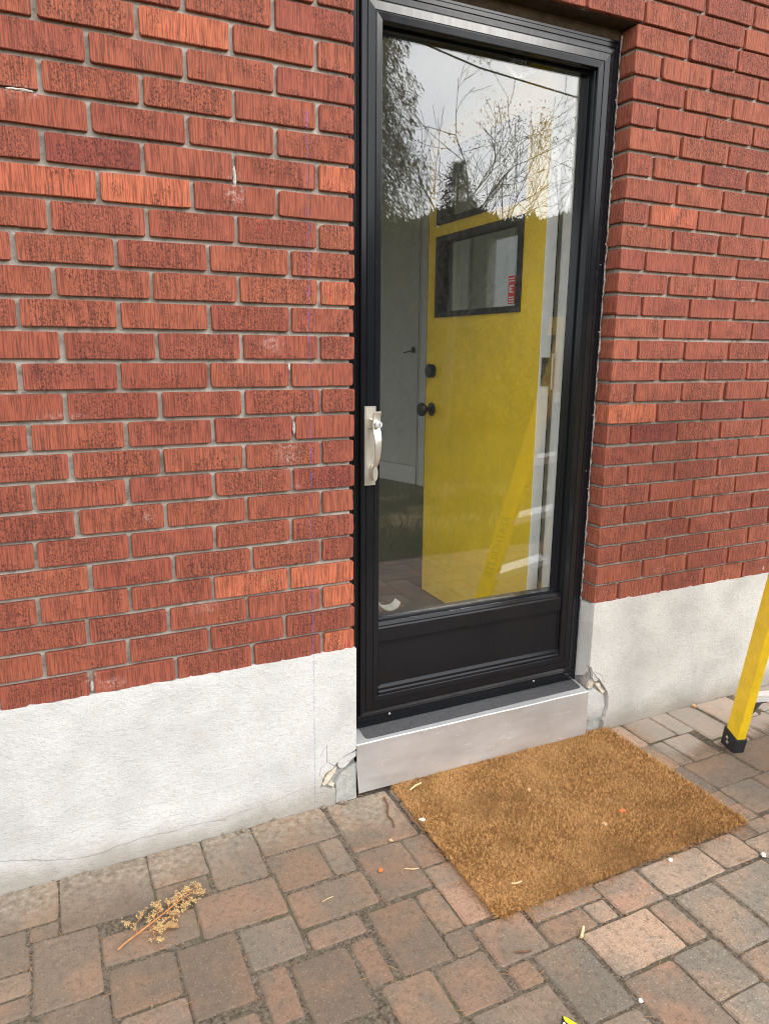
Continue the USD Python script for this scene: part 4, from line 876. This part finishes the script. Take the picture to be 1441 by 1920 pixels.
single('dry_needles', cat_(bits), simple('dry_needle', (.30, .16, .075), .9, 0, None, .2, .5, 200), 'brown needles and shed fibres strewn around the doormat and joints', kind='stuff')
bits = [chip((rg.uniform(-1.0, .09), rg.uniform(-.024, -.004), -.001), rg.uniform(.001, .0045)*(1 if rg.random() < .8 else 1.8), int(rg.integers(1e6)), .7) for _ in range(45)]+[chip((rg.uniform(.86, 1.9), rg.uniform(-.016, -.004), -.001), rg.uniform(.001, .003), int(rg.integers(1e6)), .7) for _ in range(30)]
single('wall_debris', cat_(bits), simple('debris', (.21, .17, .125), .95, 0, None, .2, .5, 200), 'crumbs of mortar and soil along the foot of the foundation', kind='stuff')
# hand tool at the bottom edge
ta = math.atan2(-.9, .43)
tool = thing('hand_tool', 'black hand tool with bright yellow side grips and two screws, at the bottom edge', 'tool', (.066, -.862, 0), ta)
notch = [(.0, -.0135), (.006, -.0045), (.006, .0045), (.0, .0135), (.16, .0150), (.16, -.0150)]
e = trimesh.creation.extrude_polygon(Polygon(notch).buffer(-.001).buffer(.001), .020, engine='earcut'); e.vertices[:, 2] += .002; part(tool, 'body', e, RUBBERB)
for s in (1, -1):
    e = trimesh.creation.extrude_polygon(Polygon([(.004, s*.0115), (.012, s*.0052), (.155, s*.0052), (.155, s*.0142), (.010, s*.0135)]).buffer(-.001).buffer(.001), .021, engine='earcut'); e.vertices[:, 2] += .0035; part(tool, 'side_grip', e, NEON)
for q in (.012, .022): part(tool, 'tool_screw', ball((q, 0, .0222), (.0026, .0026, .0012)), STONEW)

# ================================================================ GARDEN behind the viewer, seen only in the glass
gr = np.random.default_rng(5)
n = 26000; cx = gr.uniform(-1.5, 8.5, n); cy = -2.02-7.2*gr.random(n)**1.35
bare = meshkit.noise(np.stack([cx*1.3, cy*1.3, cx*0], 1), 2); keep = gr.random(n) < np.where((cy > -4.6) & (cy < -3.0) & (bare > .5), .25, 1.0); cx, cy = cx[keep], cy[keep]; n = len(cx)
hh = gr.uniform(.02, .05, n); d = np.stack([gr.normal(0, .45, n), gr.normal(0, .45, n), np.ones(n)], 1); w = np.stack([gr.normal(0, 1, n), gr.normal(0, 1, n), np.zeros(n)], 1); w *= (.006/np.linalg.norm(w, axis=1))[:, None]
single('grass', quads(np.stack([cx, cy, -.03+hh*.8], 1), d, w, hh), GRASS, 'short worn lawn grass beyond the patio edge', kind='stuff')
hg = thing('cedar_hedge', 'tall clipped evergreen hedge along the back of the lawn', 'hedge', (5.5, -8.9, 0))
nh = 20000; hxx = gr.uniform(-1.0, 13, nh); htop = 3.15+.12*(hxx-4)+.5*(meshkit.fbm(np.stack([hxx*1.1, hxx*0, hxx*0], 1), 4, 3)-.5)
zz = htop*np.minimum(1, gr.random(nh)**.75); face = gr.random(nh); yy2 = np.where(face < .72, -8.25-.35*gr.random(nh)**2*2, -8.25-1.2*gr.random(nh)); zz = np.where(face >= .72, htop-.12*gr.random(nh), zz)
cl = meshkit.fbm(np.stack([hxx*2.2, zz*2.2, hxx*0], 1), 3, 8); yy2 += (cl-.5)*.5
d = unit(nh, gr)+[0, .4, .55]; d /= np.linalg.norm(d, axis=1, keepdims=True); w = np.cross(d, unit(nh, gr)); w *= (.045/np.linalg.norm(w, axis=1))[:, None]
part(hg, 'foliage', quads(np.stack([hxx, yy2, zz], 1), d, w, gr.uniform(.06, .15, nh)), HEDGE)
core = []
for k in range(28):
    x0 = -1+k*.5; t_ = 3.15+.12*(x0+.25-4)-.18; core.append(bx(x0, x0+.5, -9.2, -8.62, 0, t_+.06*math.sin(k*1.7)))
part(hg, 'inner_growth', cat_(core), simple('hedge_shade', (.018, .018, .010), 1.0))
def conifer(x, y, H, R, nl, seed, lab, droop=.5, base=.4):
    r = np.random.default_rng(seed); t = thing('conifer_tree', lab, 'tree', (x, y, 0), 0, 'trees beyond the lawn')
    part(t, 'trunk', tube([(x, y, 0), (x+.05, y, H*.5), (x, y, H*.97)], [.12, .08, .015], 8), BARK)
    z = base+(H-base)*r.random(nl)**.9; a = r.uniform(0, 2*np.pi, nl); lobes = 1+.35*np.sin(a*5+z*3.1)+.30*(meshkit.noise(np.stack([np.cos(a)*2, np.sin(a)*2, z*2.3], 1), seed)-.5)*2
    rad = R*np.clip((H-z)/(H*.55), .05, 1)**.7*lobes*r.uniform(.1, 1, nl)**.62
    c = np.stack([x+rad*np.cos(a), y+rad*np.sin(a), z], 1); d = np.stack([np.cos(a)*.6, np.sin(a)*.6, -droop+r.normal(0, .35, nl)], 1)+.3*unit(nl, r); d /= np.linalg.norm(d, axis=1, keepdims=True)
    w = np.cross(d, unit(nl, r)); w *= (r.uniform(.006, .013, nl)/np.linalg.norm(w, axis=1))[:, None]
    part(t, 'crown', quads(c, d, w, r.uniform(.03, .085, nl)), CONIF); return t
conifer(4.75, -10.6, 9.2, .95, 60000, 31, 'tall narrow dark evergreen rising above the left end of the hedge', .9)
conifer(6.45, -10.2, 4.6, .95, 5500, 32, 'smaller dark evergreen just above the hedge behind the bare tree', .3)
def bare_tree(x, y, seed):
    r = np.random.default_rng(seed); t = thing('bare_tree', 'leafless tree with brown seed clusters at the ends of its branches', 'tree', (x, y, 0), 0, 'trees beyond the lawn')
    part(t, 'trunk', tube([(x, y, 0), (x+.05, y, .9), (x+.1, y, 1.7)], [.10, .085, .07], 10), BARK)
    limbs, twg, tipc = [], [], []
    def grow(p, d, L, rad, lev):
        k = 5; pts = [p]; dd = d.copy()
        for _ in range(k): dd = dd+r.normal(0, .10, 3)+[0, 0, .03]; dd /= np.linalg.norm(dd); pts.append(pts[-1]+dd*L/k)
        (limbs if lev < 2 else twg).append((pts, np.linspace(rad, rad*.55, k+1)))
        if lev >= 4:
            if r.random() < .30: tipc.append(pts[-1])
            return
        for _ in range(3 if lev < 3 else 2):
            i = r.integers(2, k+1); nd = dd+r.normal(0, .42, 3); nd /= np.linalg.norm(nd); grow(pts[i], nd, L*r.uniform(.55, .8), rad*.52, lev+1)
    for (dx, dz, L) in ((.95, .62, 2.6), (.70, .90, 2.4), (.35, 1.1, 2.3), (1.1, .40, 2.6), (.02, 1.1, 2.1), (-.35, 1.0, 1.8), (.55, .8, 2.5)):
        d = np.array([dx, r.normal(0, .22), dz]); d /= np.linalg.norm(d); grow(np.array([x+.1, y, 1.6]), d, L*.72, .024, 0)
    for pts, rr in limbs: part(t, 'limb', tube(pts, rr, 6), BARK)
    part(t, 'twigs', cat_([tube(p_, np.maximum(r_, .0034), 4) for p_, r_ in twg]), BARK, kind='stuff')
    cs = np.repeat(np.array(tipc), 26, 0); n_ = len(cs); c = cs+r.normal(0, .075, (n_, 3)); d = unit(n_, r); w = np.cross(d, unit(n_, r)); w *= (.009/np.linalg.norm(w, axis=1))[:, None]
    part(t, 'seed_clusters', quads(c, d, w, r.uniform(.012, .032, n_)), SEEDB, kind='stuff')
bare_tree(4.95, -7.9, 41)
wr = np.array([[1.0, -8.84, 6.55], [4.31, -8.84, 5.93], [5.99, -8.84, 5.64], [8.08, -8.84, 5.48], [14, -8.84, 5.25]])
single('overhead_wire', tube(wr, .014, 6), simple('cable_sheath', (.03, .03, .03), .6), 'dark overhead wire crossing the sky above the hedge', 'wire')
